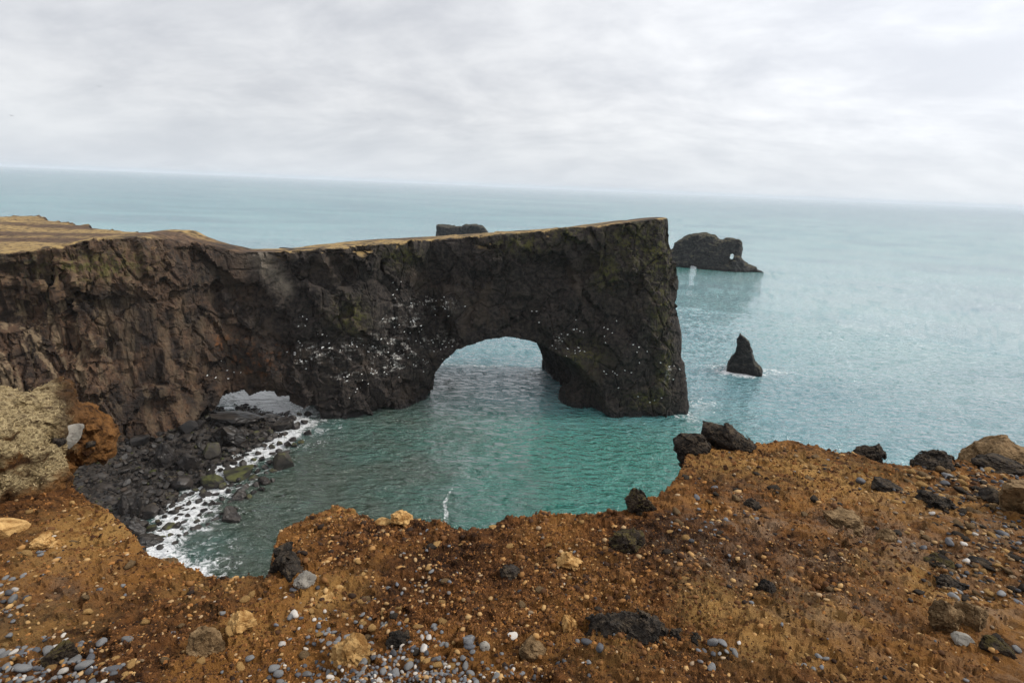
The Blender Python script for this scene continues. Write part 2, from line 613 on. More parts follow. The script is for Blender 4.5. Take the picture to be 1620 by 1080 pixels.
def mat_hummock():
    mt, t, p = material('hummock_soil')
    geo = t.n('ShaderNodeNewGeometry')
    pos = geo.outputs['Position']
    n2 = t.noise(pos, 7.0, 7, 0.68)
    soil = t.mix(t.smooth(n2, 0.34, 0.62), (0.030, 0.013, 0.006), (0.225, 0.104, 0.034))
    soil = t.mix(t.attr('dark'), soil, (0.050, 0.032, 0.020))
    thatch = t.mix(t.smooth(t.noise(t.mapping(pos, scale=(1, 1, 2.2)), 20.0, 7, 0.75), 0.38, 0.60), (0.095, 0.062, 0.030), (0.46, 0.355, 0.19))
    col = t.mix(t.math('MULTIPLY', t.attr('grass'), t.smooth(n2, 0.30, 0.46)), t.mix(t.attr('grass'), soil, (0.060, 0.034, 0.018)), thatch)
    t.l(col, p.inputs['Base Color'])
    p.inputs['Roughness'].default_value = 0.95
    p.inputs['Specular IOR Level'].default_value = 0.12
    bump(t, p, t.noise(pos, 18.0, 7, 0.72), 1.0, 0.06)
    return mt


def mat_stone(name, a, b, top=None, scale=3.0, rough=0.85, bdist=0.02, bscale=12.0, tint=0.25, spec=0.3):
    """rock colour runs a to b; top is moss, dust or other tone of its upper side, painted light on wet_boulder"""
    mt, t, p = material(name)
    tcn = t.n('ShaderNodeTexCoord')
    oi = t.n('ShaderNodeObjectInfo')
    pos = t.vmath('ADD', tcn.outputs['Object'], t.vmath('SCALE', oi.outputs['Location']))
    n = t.noise(pos, scale, 6, 0.65, 0.4)
    col = t.mix(t.smooth(n, 0.34, 0.66), a, b)
    k = t.lin(oi.outputs['Random'], 0, 1, 1 - tint, 1 + tint)
    kc = t.n('ShaderNodeCombineXYZ')
    for i in range(3):
        t.l(k, kc.inputs[i])
    col = t.mix(1.0, col, kc.outputs[0], 'MULTIPLY')
    if top:
        geo = t.n('ShaderNodeNewGeometry')
        sn = t.n('ShaderNodeSeparateXYZ')
        t.l(geo.outputs['Normal'], sn.inputs[0])
        f = t.math('MULTIPLY', t.smooth(sn.outputs[2], 0.25, 0.8), t.smooth(t.noise(pos, scale * 1.4, 6, 0.7), 0.42, 0.62))
        col = t.mix(f, col, top)
    t.l(col, p.inputs['Base Color'])
    p.inputs['Roughness'].default_value = rough
    p.inputs['Specular IOR Level'].default_value = spec
    bump(t, p, t.noise(pos, bscale, 7, 0.7), 0.8, bdist)
    return mt


def mat_tinted(name, cols, rough=0.9):
    """merged small pieces: attribute tint 0..1 picks the piece's own colour"""
    mt, t, p = material(name)
    r = t.n('ShaderNodeValToRGB')
    r.color_ramp.interpolation = 'LINEAR'
    e = r.color_ramp.elements
    while len(e) < len(cols):
        e.new(0.5)
    for i, c in enumerate(cols):
        e[i].position = i / (len(cols) - 1)
        e[i].color = (*c, 1)
    t.l(t.attr('tint'), r.inputs[0])
    t.l(r.outputs[0], p.inputs['Base Color'])
    p.inputs['Roughness'].default_value = rough
    p.inputs['Specular IOR Level'].default_value = 0.2
    return mt


M_CLIFF = mat_cliff()
M_STACK = mat_stack()
M_SEA = mat_sea()
M_GROUND = mat_ground()
M_HUMMOCK = mat_hummock()
M_BOULDER = mat_stone('wet_boulder', (0.008, 0.0075, 0.0075), (0.036, 0.030, 0.026), (0.056, 0.047, 0.039), 0.7, 0.42, 0.12, 2.2, 0.5)  # paler top colour paints lit upper faces into the rock
M_MOSSY = mat_stone('mossy_boulder', (0.016, 0.015, 0.013), (0.050, 0.042, 0.034), (0.078, 0.080, 0.024), 0.7, 0.8, 0.12, 2.2, 0.3)
M_LAVA = mat_stone('dark_lava', (0.010, 0.009, 0.008), (0.056, 0.046, 0.038), (0.095, 0.070, 0.046), 11.0, 0.9, 0.06, 30.0, 0.2, 0.15)
M_LAVA_MOSS = mat_stone('mossy_lava', (0.012, 0.009, 0.008), (0.060, 0.044, 0.032), (0.090, 0.068, 0.022), 11.0, 0.9, 0.06, 30.0, 0.2, 0.15)
M_TAN = mat_stone('tan_tuff', (0.25, 0.125, 0.038), (0.56, 0.350, 0.140), None, 16.0, 0.95, 0.022, 50.0, 0.28, 0.12)
M_BUFF = mat_stone('buff_tuff', (0.075, 0.046, 0.022), (0.25, 0.160, 0.080), (0.30, 0.20, 0.105), 9.0, 0.95, 0.05, 26.0, 0.12, 0.12)
M_SLATE = mat_stone('blue_grey_pebble', (0.088, 0.092, 0.099), (0.180, 0.186, 0.195), (0.165, 0.150, 0.130), 20.0, 0.55, 0.002, 90.0, 0.40, 0.4)
M_DARKP = mat_stone('charcoal_pebble', (0.045, 0.046, 0.052), (0.090, 0.090, 0.098), None, 20.0, 0.6, 0.002, 90.0, 0.35, 0.4)
M_PALE = mat_stone('pale_pebble', (0.32, 0.29, 0.26), (0.52, 0.48, 0.43), None, 18.0, 0.65, 0.002, 90.0, 0.22, 0.35)
M_GREY = mat_stone('grey_rock', (0.15, 0.135, 0.115), (0.30, 0.275, 0.235), None, 8.0, 0.9, 0.012, 30.0, 0.1, 0.2)

# ------------------------------------------------------------------ sea
def wave_height(x, y):
    c, s = math.cos(math.radians(-18)), math.sin(math.radians(-18))
    u, v = c * x - s * y, s * x + c * y
    q = np.stack([u * 0.45, v, np.zeros_like(x)], 1)
    far = 1 - sstep(np.hypot(x, y), 350, 900)
    a = fbm(q, 8.0, 3, 0.55, 31, ridged=True)
    b = gnoise(q / 34.0, 41)
    return (0.50 * a + 0.35 * b + 0.22 * fbm(q, 3.1, 2, 0.5, 36, ridged=True) * (1 - sstep(np.hypot(x, y), 220, 330))) * far


WATERLINE = np.array([(-20, 40), (-40, 62), (-63, 81), (-64, 92), (-64, 100), (-65, 108), (-62, 116), (-58, 124), (-57, 130), (-60, 136), (-64, 141), (-70, 147)], float)
BEACH_POLY = [(-20, 40), (-40, 62), (-63, 81), (-64, 92), (-64, 100), (-65, 108), (-62, 116), (-58, 124), (-57, 130), (-60, 136), (-64, 141),
              (-74, 146), (-90, 146), (-130, 140), (-170, 100), (-170, 20), (-60, 0)]


FRONT = [(-150, 70), (-122, 91), (-104, 103), (-93, 112), (-86, 121), (-81, 131), (-77, 137.5), (-58, 139.5), (-47, 139.5), (-38, 146),
         (-24.5, 158.5), (-10, 157), (8, 154), (22, 152), (37, 149), (47.5, 150.2), (52.5, 153.5)]
BACK = [(54.5, 162), (51.5, 178), (30, 186), (10, 187), (-25, 188), (-48, 177), (-57, 160), (-66, 149), (-84, 147.5), (-92, 148.5), (-102, 154), (-120, 166), (-146, 184), (-178, 208), (-206, 232), (-235, 205)]


def build_sea():
    th = np.radians(np.concatenate([np.linspace(-105, -52, 50, endpoint=False), np.linspace(-52, 52, 590), np.linspace(52, 105, 51)[1:]]))
    r = np.concatenate([np.linspace(8, 66, 14, endpoint=False), np.linspace(66, 330, 240, endpoint=False), np.geomspace(330, 48000, 90)])
    T, Rr = np.meshgrid(th, r)
    x, y = (np.sin(T) * Rr).ravel(), (np.cos(T) * Rr).ravel()
    z = wave_height(x, y)
    p0 = np.stack([x, y, np.zeros_like(x)], 1)
    d_w = line_dist(x, y, WATERLINE)
    nse = fbm(p0, 14.0, 3, 0.55, 51)
    foam = (1 - sstep(d_w + nse * 6.0, 0.5, 12.0)) * 0.90
    foam = np.maximum(foam, (1 - sstep(d_w + nse * 8, 3.0, 27.0)) * 0.57)
    # surf behind the low arch
    foam = np.maximum(foam, np.exp(-(((x + 76) / 19) ** 2 + ((y - 153) / 14) ** 2)) * 1.05)
    def blob(px, py, rx, ry, a):
        c = on_level(px, py)
        return np.exp(-(((x - c[0]) / rx) ** 2 + ((y - c[1]) / ry) ** 2)) * a
    for args in ((1174, 591, 13, 8, 0.95), (1205, 588, 22, 9, 0.66), (1145, 582, 18, 9, 0.62), (1112, 642, 13, 14, 0.60), (1085, 657, 8, 9, 0.66),
                 (846, 594, 13, 9, 0.68), (708, 603, 8, 8, 0.56), (1100, 650, 6, 8, 0.5), (1207, 431, 22, 9, 0.75), (1190, 430, 20, 9, 0.5),
                 (1065, 421, 12, 8, 0.4), (690, 626, 4, 4, 0.35), (600, 833, 1.6, 2.2, 0.55), (520, 700, 9, 6, 0.42)):
        foam = np.maximum(foam, blob(*args))
    wl = [on_level(*q)[:2] for q in ((718, 768), (709, 785), (702, 800), (707, 815), (704, 832), (690, 836))]
    foam = np.maximum(foam, (1 - sstep(line_dist(x, y, wl) + nse * 0.6, 0.15, 1.1)) * 0.66)
    d_h = np.abs(poly_sdf(x, y, FRONT + BACK) - 1.2)
    foam = np.maximum(foam, (1 - sstep(d_h + nse * 2.5, 0.4, 4.5)) * 0.60 * (0.55 + 0.45 * sstep(y, 155, 170)))
    # thin whitecaps on the open sea
    cap = fbm(np.stack([x, y * 2.2, 0 * x], 1), 16.0, 2, 0.5, 61) + 0.35 * fbm(p0, 120.0, 2, 0.5, 66)
    foam = np.maximum(foam, sstep(cap, 0.42, 0.75) * 0.52 * sstep(y, 150, 190) * (1 - sstep(np.hypot(x, y), 500, 900)))
    bay = (1 - sstep(y + 0.12 * x + nse * 10, 128, 178)) * sstep(x, -90, -20) * (1 - sstep(x - (y - 120) * 0.35, 46, 74))  # edge follows the headland's reflection, painted as darker water inside, paler outside
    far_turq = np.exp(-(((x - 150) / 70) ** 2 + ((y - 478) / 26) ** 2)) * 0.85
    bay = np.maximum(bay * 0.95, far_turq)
    murk = (1 - sstep(x + (y - 120) * 0.12 + nse * 16, -34, 22)) * (1 - sstep(y, 165, 200))
    lane_sheen = fbm(np.stack([x, y * 3.2, 0 * x], 1), 1300.0, 3, 0.5, 71)
    lane_sheen = sstep(lane_sheen, 0.20, 0.5) * sstep(np.hypot(x, y), 380, 1200) * 0.6
    lane_sheen = np.maximum(lane_sheen, 0.55 * sstep(x - 0.1 * y + nse * 12, 40, 160) * sstep(fbm(np.stack([x, y * 2.5, 0 * x], 1), 90.0, 3, 0.5, 73), -0.5, 0.3) * (1 - sstep(np.hypot(x, y), 900, 3000)))  # silvery sky sheen at right, painted as a lighter water colour
    me = make_mesh('sea', np.stack([x, y, z], 1), grid_faces(len(r), len(th))[:, ::-1], dict(foam=foam, bay=bay, murk=murk, lane_sheen=lane_sheen, mirror=1 - 0.95 * sstep(np.log(np.maximum(np.hypot(x, y), 1)), math.log(330), math.log(1500)), off=0.9 * sstep(np.log(np.maximum(np.hypot(x, y), 1)), math.log(500), math.log(6000))))
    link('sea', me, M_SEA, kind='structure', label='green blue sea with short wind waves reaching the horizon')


build_sea()

# ------------------------------------------------------------------ headland with the arches
def top_height(x, y):
    h = np.interp(x, [-240, -130, -100, -92, -86, -80, -72, -62, -52, -38, -24, -8, 19, 36, 44, 70],
                  [44.6, 46.8, 48.2, 50.0, 49.8, 47.6, 45.4, 45.9, 46.9, 48.0, 49.2, 51.0, 54.4, 57.2, 58.4, 59.0])
    return h + 0.5 - 0.055 * np.clip(y - 152, 0, 40) * sstep(x, -92, -70)


def ell(X, Y, Z, c, r):
    q = np.sqrt(((X - c[0]) / r[0]) ** 2 + ((Y - c[1]) / r[1]) ** 2 + ((Z - c[2]) / r[2]) ** 2)
    return (q - 1) * min(r)


def big_arch(X, Y, Z):
    """1 on the vault of the big arch, below 1 in the opening"""
    u = X + 1.5 + 0.36 * (Y - 155.0)
    u = np.where(u > 0, u / 1.13, u)
    aw = 22.5 * (1.0 + 0.10 * np.clip((158 - Y) / 8, 0, 1))
    return ((np.abs(u) / aw) ** 2.05 + (np.maximum(Z + 0.5, 0) / (21.6 + 0.03 * (Y - 155))) ** 2.05) ** (1 / 2.05)


def build_headland():
    h = 0.70
    x0, y0, z0 = -196.0, 66.0, -3.0
    nx, ny, nz = int((62 - x0) / h), int((262 - y0) / h), int((63.5 - z0) / h)
    gx = (x0 + np.arange(nx) * h).astype(np.float32)
    gy = (y0 + np.arange(ny) * h).astype(np.float32)
    gz = (z0 + np.arange(nz) * h).astype(np.float32)
    # plan distance on a 2-D grid per height is costly: evaluate polygon once and shear with height at the outer end
    X2, Y2 = np.meshgrid(gx, gy, indexing='ij')
    base2 = poly_sdf(X2, Y2, FRONT + BACK)
    top2 = top_height(X2, Y2).astype(np.float32)
    end2 = sstep(X2, 15, 50).astype(np.float32)
    vol = np.empty((nx, ny, nz), np.float32)
    ia = np.arange(nx)
    for k in range(nz):
        zz = float(gz[k])
        # sideways lean of the outer end
        sh = end2 * 0.17 * max(zz, 0)
        fx = np.clip((X2 + sh - x0) / h, 0, nx - 1.001)
        i0 = fx.astype(np.int32)
        ft = fx - i0
        jj = np.arange(ny)[None, :]
        d = base2[i0, jj] * (1 - ft) + base2[np.minimum(i0 + 1, nx - 1), jj] * ft
        d = d + 0.06 * zz - 2.2 + 0.10 * np.maximum(zz - 36, 0) * (1 - sstep(X2, -104, -84))
        vol[:, :, k] = smax(d, zz - top2, 1.6)
    # large relief: noise on a coarse lattice, read back by trilinear interpolation near the surface
    st = 3
    lx, ly, lz = [np.arange(0, k_ + st, st) for k_ in (nx, ny, nz)]
    LX, LY, LZ = np.meshgrid(x0 + lx * h, y0 + ly * h, z0 + lz * h, indexing='ij')
    P = np.stack([LX.ravel(), LY.ravel(), LZ.ravel()], 1).astype(np.float32)
    W = P + 2.5 * np.stack([gnoise(P / 16, 1), gnoise(P / 16, 2), gnoise(P / 16, 3)], 1)
    ca, sa = math.cos(0.5), math.sin(0.5)
    W = np.stack([W[:, 0] * ca + W[:, 2] * sa, W[:, 1], W[:, 2] * ca - W[:, 0] * sa], 1)      # slabs lean to the left
    D = (1.5 * gnoise(W / 24.0, 4) + 3.2 * facet(W, (16, 16, 24), 9, 1.0)).reshape(LX.shape).astype(np.float32)
    band = np.abs(vol) < 6.5
    ii = np.argwhere(band)
    i0 = ii // st
    fr = ((ii - i0 * st) / st).astype(np.float32)
    dsp = np.zeros(len(ii), np.float32)
    for a in (0, 1):
        for b in (0, 1):
            for c_ in (0, 1):
                wgt = np.abs(1 - a - fr[:, 0]) * np.abs(1 - b - fr[:, 1]) * np.abs(1 - c_ - fr[:, 2])
                dsp += wgt * D[i0[:, 0] + a, i0[:, 1] + b, i0[:, 2] + c_]
    th2 = top2[ii[:, 0], ii[:, 1]]
    dsp *= 0.10 + 0.90 * (1 - sstep(gz[ii[:, 2]] - th2, -5.0, -0.8))              # keep the top flat
    dsp *= 1 - 0.5 * sstep(gx[ii[:, 0]], 8, 40)                                       # the outer pillar is smoother
    vol[band] += dsp
    X, Y, Z = gx[:, None, None], gy[None, :, None], gz[None, None, :]
    # the big arch: leans left as it goes through
    rad = big_arch(X, Y, Z)
    vol = smax(vol, (1 - rad) * 19.0, 1.0)
    vol = smin(vol, ell(X, Y, Z, (21.5, 159.5, 0.5), (5.5, 6.5, 7.0)), 1.5)        # bulging foot of the outer pillar
    # the low arch over the beach
    u = X - (-71.0 - 0.42 * (Y - 140.0))
    rad = ((np.abs(u) / 16.5) ** 2.1 + (np.maximum(Z, 0) / (9.0 + 1.4 * np.clip(Y - 141, 0, 30))) ** 2.0) ** (1 / 2.1)
    vol = smax(vol, (1 - rad) * 9.0, 1.0)
    vol[:, :, 0] = np.maximum(vol[:, :, 0], 0.3)
    vol[0] = 1; vol[:, 0] = 1; vol[:, -1] = 1
    v, f = surface_nets(vol, (x0, y0, z0), h)
    v = v.astype(np.float32)
    # medium relief on all, then finer faces and finer relief where the rock looks to the bay
    n = vnormals(v, f)
    W = v + 0.9 * np.stack([gnoise(v / 7, 24), gnoise(v / 7, 25), gnoise(v / 7, 26)], 1)
    side = 1 - sstep(n[:, 2], 0.55, 0.9) * (v[:, 2] > 40)
    v = v + n * ((1.9 * facet(np.stack([W[:, 0] * 0.88 + W[:, 2] * 0.48, W[:, 1], W[:, 2] * 0.88 - W[:, 0] * 0.48], 1), (6, 6, 11), 12, 1.05) + 0.25 * fbm(W, 7.0, 2, 0.5, 14)) * (0.06 + 0.94 * side) * (1 - 0.5 * sstep(v[:, 0], 8, 40)) * (np.interp(v[:, 2], [0, 9, 17], [0.55, 0.45, 0.12]) + (1 - np.interp(v[:, 2], [0, 9, 17], [0.55, 0.45, 0.12])) * sstep(big_arch(v[:, 0], v[:, 1], v[:, 2]), 1.02, 1.3)))[:, None].astype(np.float32)
    n = vnormals(v, f)
    toc = CAM - v
    toc /= np.linalg.norm(toc, axis=1, keepdims=True)
    look = (toc * n).sum(1)
    qx_, qy_, _ = project(v)
    infr = (qx_ > -60) & (qx_ < 1680) & (n[:, 2] < 0.8)
    msk = (look[f] > -0.12).any(1) & (v[f][:, :, 1] < 192).all(1) & infr[f].any(1)
    v, f, mid_of = subdivide(v, f, msk)
    n = vnormals(v, f)
    toc = CAM - v
    toc /= np.linalg.norm(toc, axis=1, keepdims=True)
    amp = sstep((toc * n).sum(1), -0.05, 0.2) * (1 - sstep(v[:, 1], 184, 190)) * (1 - sstep(n[:, 2], 0.6, 0.78))
    W = v + 0.45 * np.stack([gnoise(v / 4, 21), gnoise(v / 5, 22), gnoise(v / 5, 23)], 1)
    side = 1 - sstep(n[:, 2], 0.55, 0.9) * (v[:, 2] > 40)
    rib = np.stack([v[:, 0], v[:, 1], v[:, 2] * 0.25], 1)                       # upright ribs on the landward wall
    landward = 1 - sstep(v[:, 0], -95, -84)
    bed = np.stack([v[:, 0] * 0.12, v[:, 1] * 0.12, v[:, 2]], 1)                # level bedding under the turf
    dsp = 0.62 * facet(np.stack([W[:, 0] * 0.88 + W[:, 2] * 0.48, W[:, 1], W[:, 2] * 0.88 - W[:, 0] * 0.48], 1), (3.6, 3.6, 4.2), 33, 1.05) + 0.16 * facet(W, (1.3, 1.3, 1.5), 35, 0.95) + 0.12 * fbm(v, 2.5, 3, 0.6, 37)
    dsp = dsp - 0.8 * crack(W, (8.0, 8.0, 14.0), 55, 0.03) - 0.15 * crack(W, (2.2, 2.2, 4.0), 57, 0.05)
    dsp = dsp * (0.45 + 0.55 * sstep(fbm(v, 14.0, 2, 0.5, 58), -0.25, 0.2))          # smooth faces between broken ones
    dsp = dsp + landward * (0.95 * facet(rib, 2.4, 39, 0.9) - 0.9 * crack(rib, 3.4, 59, 0.07))
    dsp = dsp + landward * 0.8 * sstep(v[:, 2], 33, 38) * gnoise(bed / 1.5, 43)
    dsp = dsp * (0.08 + 0.92 * side) + (1 - side) * 0.25 * fbm(v, 4.0, 3, 0.6, 45)
    v = v + n * (dsp * amp)[:, None].astype(np.float32)
    n = vnormals(v, f)
    px, py, dep = project(v)
    face_cam = ((CAM - v) * n).sum(1) > 0

    def patch(cx_, cy_, rx, ry):
        """world-space soft patch centred on the rock seen at a place"""
        k = face_cam & (np.hypot(px - cx_, py - cy_) < 9)
        if not k.any():
            return np.zeros(len(v), np.float32), None
        kk = np.where(k)[0]
        c = v[kk[np.argmin(dep[kk])]]
        mpp = np.linalg.norm(c - CAM) / FPX
        q = v - c
        return np.exp(-(q[:, 0] ** 2 + q[:, 1] ** 2) / (rx * mpp) ** 2 - (q[:, 2] / (ry * mpp)) ** 2).astype(np.float32), c

    warm = (1 - sstep(v[:, 0] + 0.25 * v[:, 2], -86, -48)) * 1.0
    streak = (1 - sstep(v[:, 0], -98, -86)) * (1 - sstep(v[:, 2], 36, 42)) * sstep(v[:, 2], 8, 16)
    streak = np.maximum(streak, 0.3 * warm)
    pale = np.zeros(len(v), np.float32)
    for a in ((412, 402, 15, 13), (424, 416, 15, 15), (436, 430, 14, 15), (450, 446, 9, 14), (458, 462, 7, 12)):
        pale = np.maximum(pale, patch(*a)[0])
    orange = np.zeros(len(v), np.float32)
    for a in ((395, 575, 34, 26), (430, 555, 22, 14), (370, 545, 25, 14)):
        orange = np.maximum(orange, patch(*a)[0])
    green = np.zeros(len(v), np.float32)
    for a in ((560, 505, 26, 26), (1035, 400, 40, 40), (1058, 470, 18, 60), (1000, 385, 40, 22), (950, 430, 22, 30), (1060, 590, 14, 55), (925, 560, 30, 24),
              (820, 395, 40, 14), (640, 415, 30, 16), (1025, 640, 26, 14), (150, 420, 60, 18), (900, 380, 30, 12)):
        green = np.maximum(green, patch(*a)[0])
    guano = np.zeros(len(v), np.float32)
    G = ((500, 560, 20, 14), (480, 575, 16, 10), (515, 535, 8, 16), (590, 545, 24, 9), (620, 555, 20, 22), (650, 560, 18, 18), (690, 548, 24, 10), (640, 508, 28, 8),
         (665, 520, 10, 12), (610, 590, 26, 9), (685, 580, 12, 8), (545, 555, 24, 12), (680, 480, 40, 9), (705, 490, 14, 8), (1062, 600, 10, 9), (880, 542, 12, 8),
         (560, 600, 22, 6), (480, 510, 8, 8), (640, 575, 30, 12))
    perch = []
    for a in G:
        g, c = patch(*a)
        guano = np.maximum(guano, g)
    # where birds perch: rock that faces the bay, near these clusters
    vis = np.where(face_cam & (v[:, 2] > 4))[0]
    PC = [(480, 570, 22, 14, 14), (510, 545, 12, 22, 9), (545, 550, 22, 12, 8), (600, 545, 26, 10, 11), (625, 552, 20, 24, 12), (655, 560, 22, 22, 12), (692, 548, 26, 12, 10),
          (640, 507, 34, 8, 10), (668, 522, 10, 14, 5), (610, 592, 28, 10, 9), (684, 482, 46, 10, 9), (630, 465, 20, 14, 5), (705, 492, 16, 10, 5), (560, 600, 24, 10, 7),
          (885, 540, 20, 18, 9), (905, 560, 24, 12, 7), (930, 520, 30, 16, 6), (845, 495, 14, 8, 4), (980, 592, 22, 12, 8), (1062, 575, 10, 18, 7), (1005, 560, 20, 20, 5),
          (480, 510, 8, 14, 4), (345, 590, 16, 12, 6), (380, 590, 14, 16, 5), (1020, 630, 20, 12, 4), (960, 540, 20, 24, 6), (470, 545, 14, 20, 5), (700, 560, 20, 24, 5), (560, 625, 40, 12, 4)]
    guano = guano * (0.30 + 0.9 * sstep(n[:, 2], -0.05, 0.35))
    taken = []
    for cx_, cy_, sx_, sy_, cnt_ in PC:
        for _ in range(cnt_):
            qx, qy = rng.normal(cx_, sx_ * 0.6), rng.normal(cy_, sy_ * 0.6)
            dd = np.hypot(px[vis] - qx, py[vis] - qy)
            near = vis[dd < 6]
            if len(near) == 0:
                continue
            near = near[dep[near] < dep[near].min() + 3.0]
            b = near[np.argmax(n[near, 2])]
            if all(np.linalg.norm(v[b] - t_) > 0.6 for t_ in taken):
                taken.append(v[b].copy())
                perch.append((v[b].copy(), n[b].copy()))
    turf = sstep(n[:, 2] + 0.8 * fbm(v, 6.0, 3, 0.6, 93) * sstep(v[:, 0], -100, -80), 0.76, 0.98) * sstep(v[:, 2] - top_height(v[:, 0], v[:, 1]), -4.5, -1.5)
    wet = 1 - sstep(v[:, 2] + 0.8 * gnoise(v / 4, 91), 0.8, 2.6)
    me = make_mesh('rock_arch_headland', v, f, dict(warm=warm, streak=streak, orange=orange, green=green, guano=guano, turf=turf, wet=wet, pale=pale), smooth=False)
    link('rock_arch_headland', me, M_CLIFF, label='long dark basalt headland with a big sea arch and a low arch over the beach', cat='cliff', kind='thing')
    return perch


PERCHES = build_headland()


# ------------------------------------------------------------------ sea stacks
def sdf_rock(name, size, res, field, seed, amp, centre, label, facets, group=None, green=1.0, yaw=0.0):
    """rock solid from a distance field in local metres (x right, y away, z up from the sea)"""
    (ax, bx), (ay, by), (az, bz) = size
    xs = np.arange(ax, bx, res, dtype=np.float32); ys = np.arange(ay, by, res, dtype=np.float32); zs = np.arange(az, bz, res, dtype=np.float32)
    X, Y, Z = np.meshgrid(xs, ys, zs, indexing='ij')
    vol = field(X, Y, Z).astype(np.float32)
    band = np.abs(vol) < amp * 3 + res * 2
    ii = np.argwhere(band)
    P = np.stack([xs[ii[:, 0]], ys[ii[:, 1]], zs[ii[:, 2]]], 1)
    d = amp * 0.8 * fbm(P, facets * 1.5, 3, 0.5, seed) + amp * facet(P, facets, seed + 3, 0.9) + amp * 0.5 * facet(P, facets * 0.4, seed + 5, 0.9)
    vol[band] += d
    for s in (0, -1):
        vol[s] = np.maximum(vol[s], 0.2); vol[:, s] = np.maximum(vol[:, s], 0.2); vol[:, :, s] = np.maximum(vol[:, :, s], 0.2)
    v, f = surface_nets(vol, (ax, ay, az), res)
    n = vnormals(v, f)
    v = v + n * (amp * 0.22 * facet(v, facets * 0.16, seed + 9, 0.9) + amp * 0.2 * fbm(v, facets * 0.3, 3, 0.6, seed + 11))[:, None]
    me = make_mesh(name, v, f, dict(green=np.full(len(v), green)))
    o = link(name, me, M_STACK, loc=tuple(centre), label=label, cat='sea stack', group=group)
    o.rotation_euler[2] = yaw
    return o


def outline_sdf(X, Z, pts):
    return poly_sdf(X, Z, pts)


# pointed fang: base centre seen at (1175, 588)
c = on_level(1174, 588)
mpp = np.linalg.norm(c - CAM) / FPX
def fang(X, Y, Z):
    k = mpp
    prof = [(-24 * k, -3), (-24 * k, 10 * k), (-20 * k, 24 * k), (-15 * k, 33 * k), (-15 * k, 60 * k), (-13 * k, 72 * k), (-8 * k, 66 * k), (3 * k, 56 * k),
            (10 * k, 38 * k), (16 * k, 22 * k), (26 * k, 13 * k), (31 * k, 3 * k), (31 * k, -3)]
    prof = [(a * 0.86, b * 0.84) for a, b in prof]
    d = outline_sdf(X, Z, prof)
    thick = 4.6 - Z * 0.27
    return smax(d, np.abs(Y + 0.15 * Z) - np.maximum(thick, 1.0), 0.5)
sdf_rock('sea_stack', ((-9, 9), (-7, 7), (-2, 19)), 0.2, fang, 201, 0.28, (c[0], c[1], 0), 'small fang shaped black sea stack ringed by foam beside the headland', 2.4, green=0.8, yaw=-math.atan2(c[0], c[1]))

# far islet with two holes: from (1062,418) to (1203,432)
c = on_level(1126, 424)
mpp = np.linalg.norm(c - CAM) / FPX
def islet(X, Y, Z):
    k = mpp * 1.0
    prof = [(-71, -4), (-71, 8), (-66, 18), (-58, 22), (-56, 31), (-46, 41), (-32, 48), (-14, 50), (-2, 48), (4, 42), (14, 44), (30, 45), (35, 40), (38, 32), (37, 20), (43, 10), (58, 5), (73, -2), (73, -4)]
    prof = [(a * k, (b + 1) * k * 0.95) for a, b in prof]
    d = outline_sdf(X, Z, prof)
    half = 17 - 0.30 * Z
    half = half * (1 - 0.72 * sstep(X, 30 * k, 60 * k))
    d = smax(d, np.abs(Y + 0.0 * Z) - half, 2.5)
    hole = -ell(X, Y * 0.02, Z, (25 * k, 0, 19.5 * k), (5.2 * k, 1, 8.5 * k)) * 5.0 * k
    d = np.maximum(d, np.where(np.hypot((X - 25 * k) / 1, (Z - 19.5 * k) / 1.5) < 12 * k, (1 - np.sqrt(((X - 25 * k) / (4.0 * k)) ** 2 + ((Z - 18 * k) / (7.0 * k)) ** 2)) * 5 * k, -9))
    d = np.maximum(d, (1 - np.sqrt(((X + 25 * k) / (7 * k)) ** 2 + ((Z) / (4.5 * k)) ** 2)) * 5 * k)
    return d
sdf_rock('sea_stack', ((-50, 50), (-22, 22), (-3, 38)), 0.8, islet, 301, 1.25, (c[0], c[1], 0), 'broad rocky sea stack pierced by two holes with a low tail', 7.0, green=0.8, yaw=-math.atan2(c[0], c[1]))

# flat topped stack beyond the headland: top seen from (692,357) to (770,368)
d_far = 640.0
a_, b_ = at_range(692, 357, d_far), at_range(770, 360, d_far)
cm = (a_ + b_) / 2
def mesa(X, Y, Z):
    W_ = np.linalg.norm(b_[:2] - a_[:2]) / 2
    zt = a_[2]
    prof = [(-W_ - 3, -4), (-W_ - 1, zt * 0.5), (-W_, zt + 1.2), (-W_ * 0.4, zt - 0.6), (-W_ * 0.02, zt - 0.4), (W_ * 0.18, zt + 2.3), (W_ * 0.6, zt + 2.6), (W_ * 0.86, zt + 0.6), (W_ + 1, zt - 5), (W_ + 4, -4)]
    d = outline_sdf(X, Z, prof)
    return smax(d, np.abs(Y) - (15 - 0.08 * Z), 1.5)
sdf_rock('sea_stack', ((-42, 42), (-22, 22), (-3, 46)), 0.8, mesa, 401, 0.9, (cm[0], cm[1], 0), 'distant flat topped sea stack showing above the headland rim', 7.0, green=0.5, yaw=-math.atan2(cm[0], cm[1]))

# ------------------------------------------------------------------ beach
def beach_z(x, y, full=True):
    p = np.stack([x, y, 0 * x], 1)
    d = -poly_sdf(x, y, BEACH_POLY)
    z = np.where(d > 0, 0.17 * d, 0.35 * d)
    z = np.minimum(z, 9.5) - 0.25
    z = z + 0.9 * fbm(p, 11.0, 2, 0.5, 81) * sstep(d, -1, 5)
    if full:
        z = z + (0.55 * facet(p, 2.6, 83, 0.9) + 0.30 * facet(p, 1.1, 85, 0.9)) * sstep(d, -3, 2)
    return z


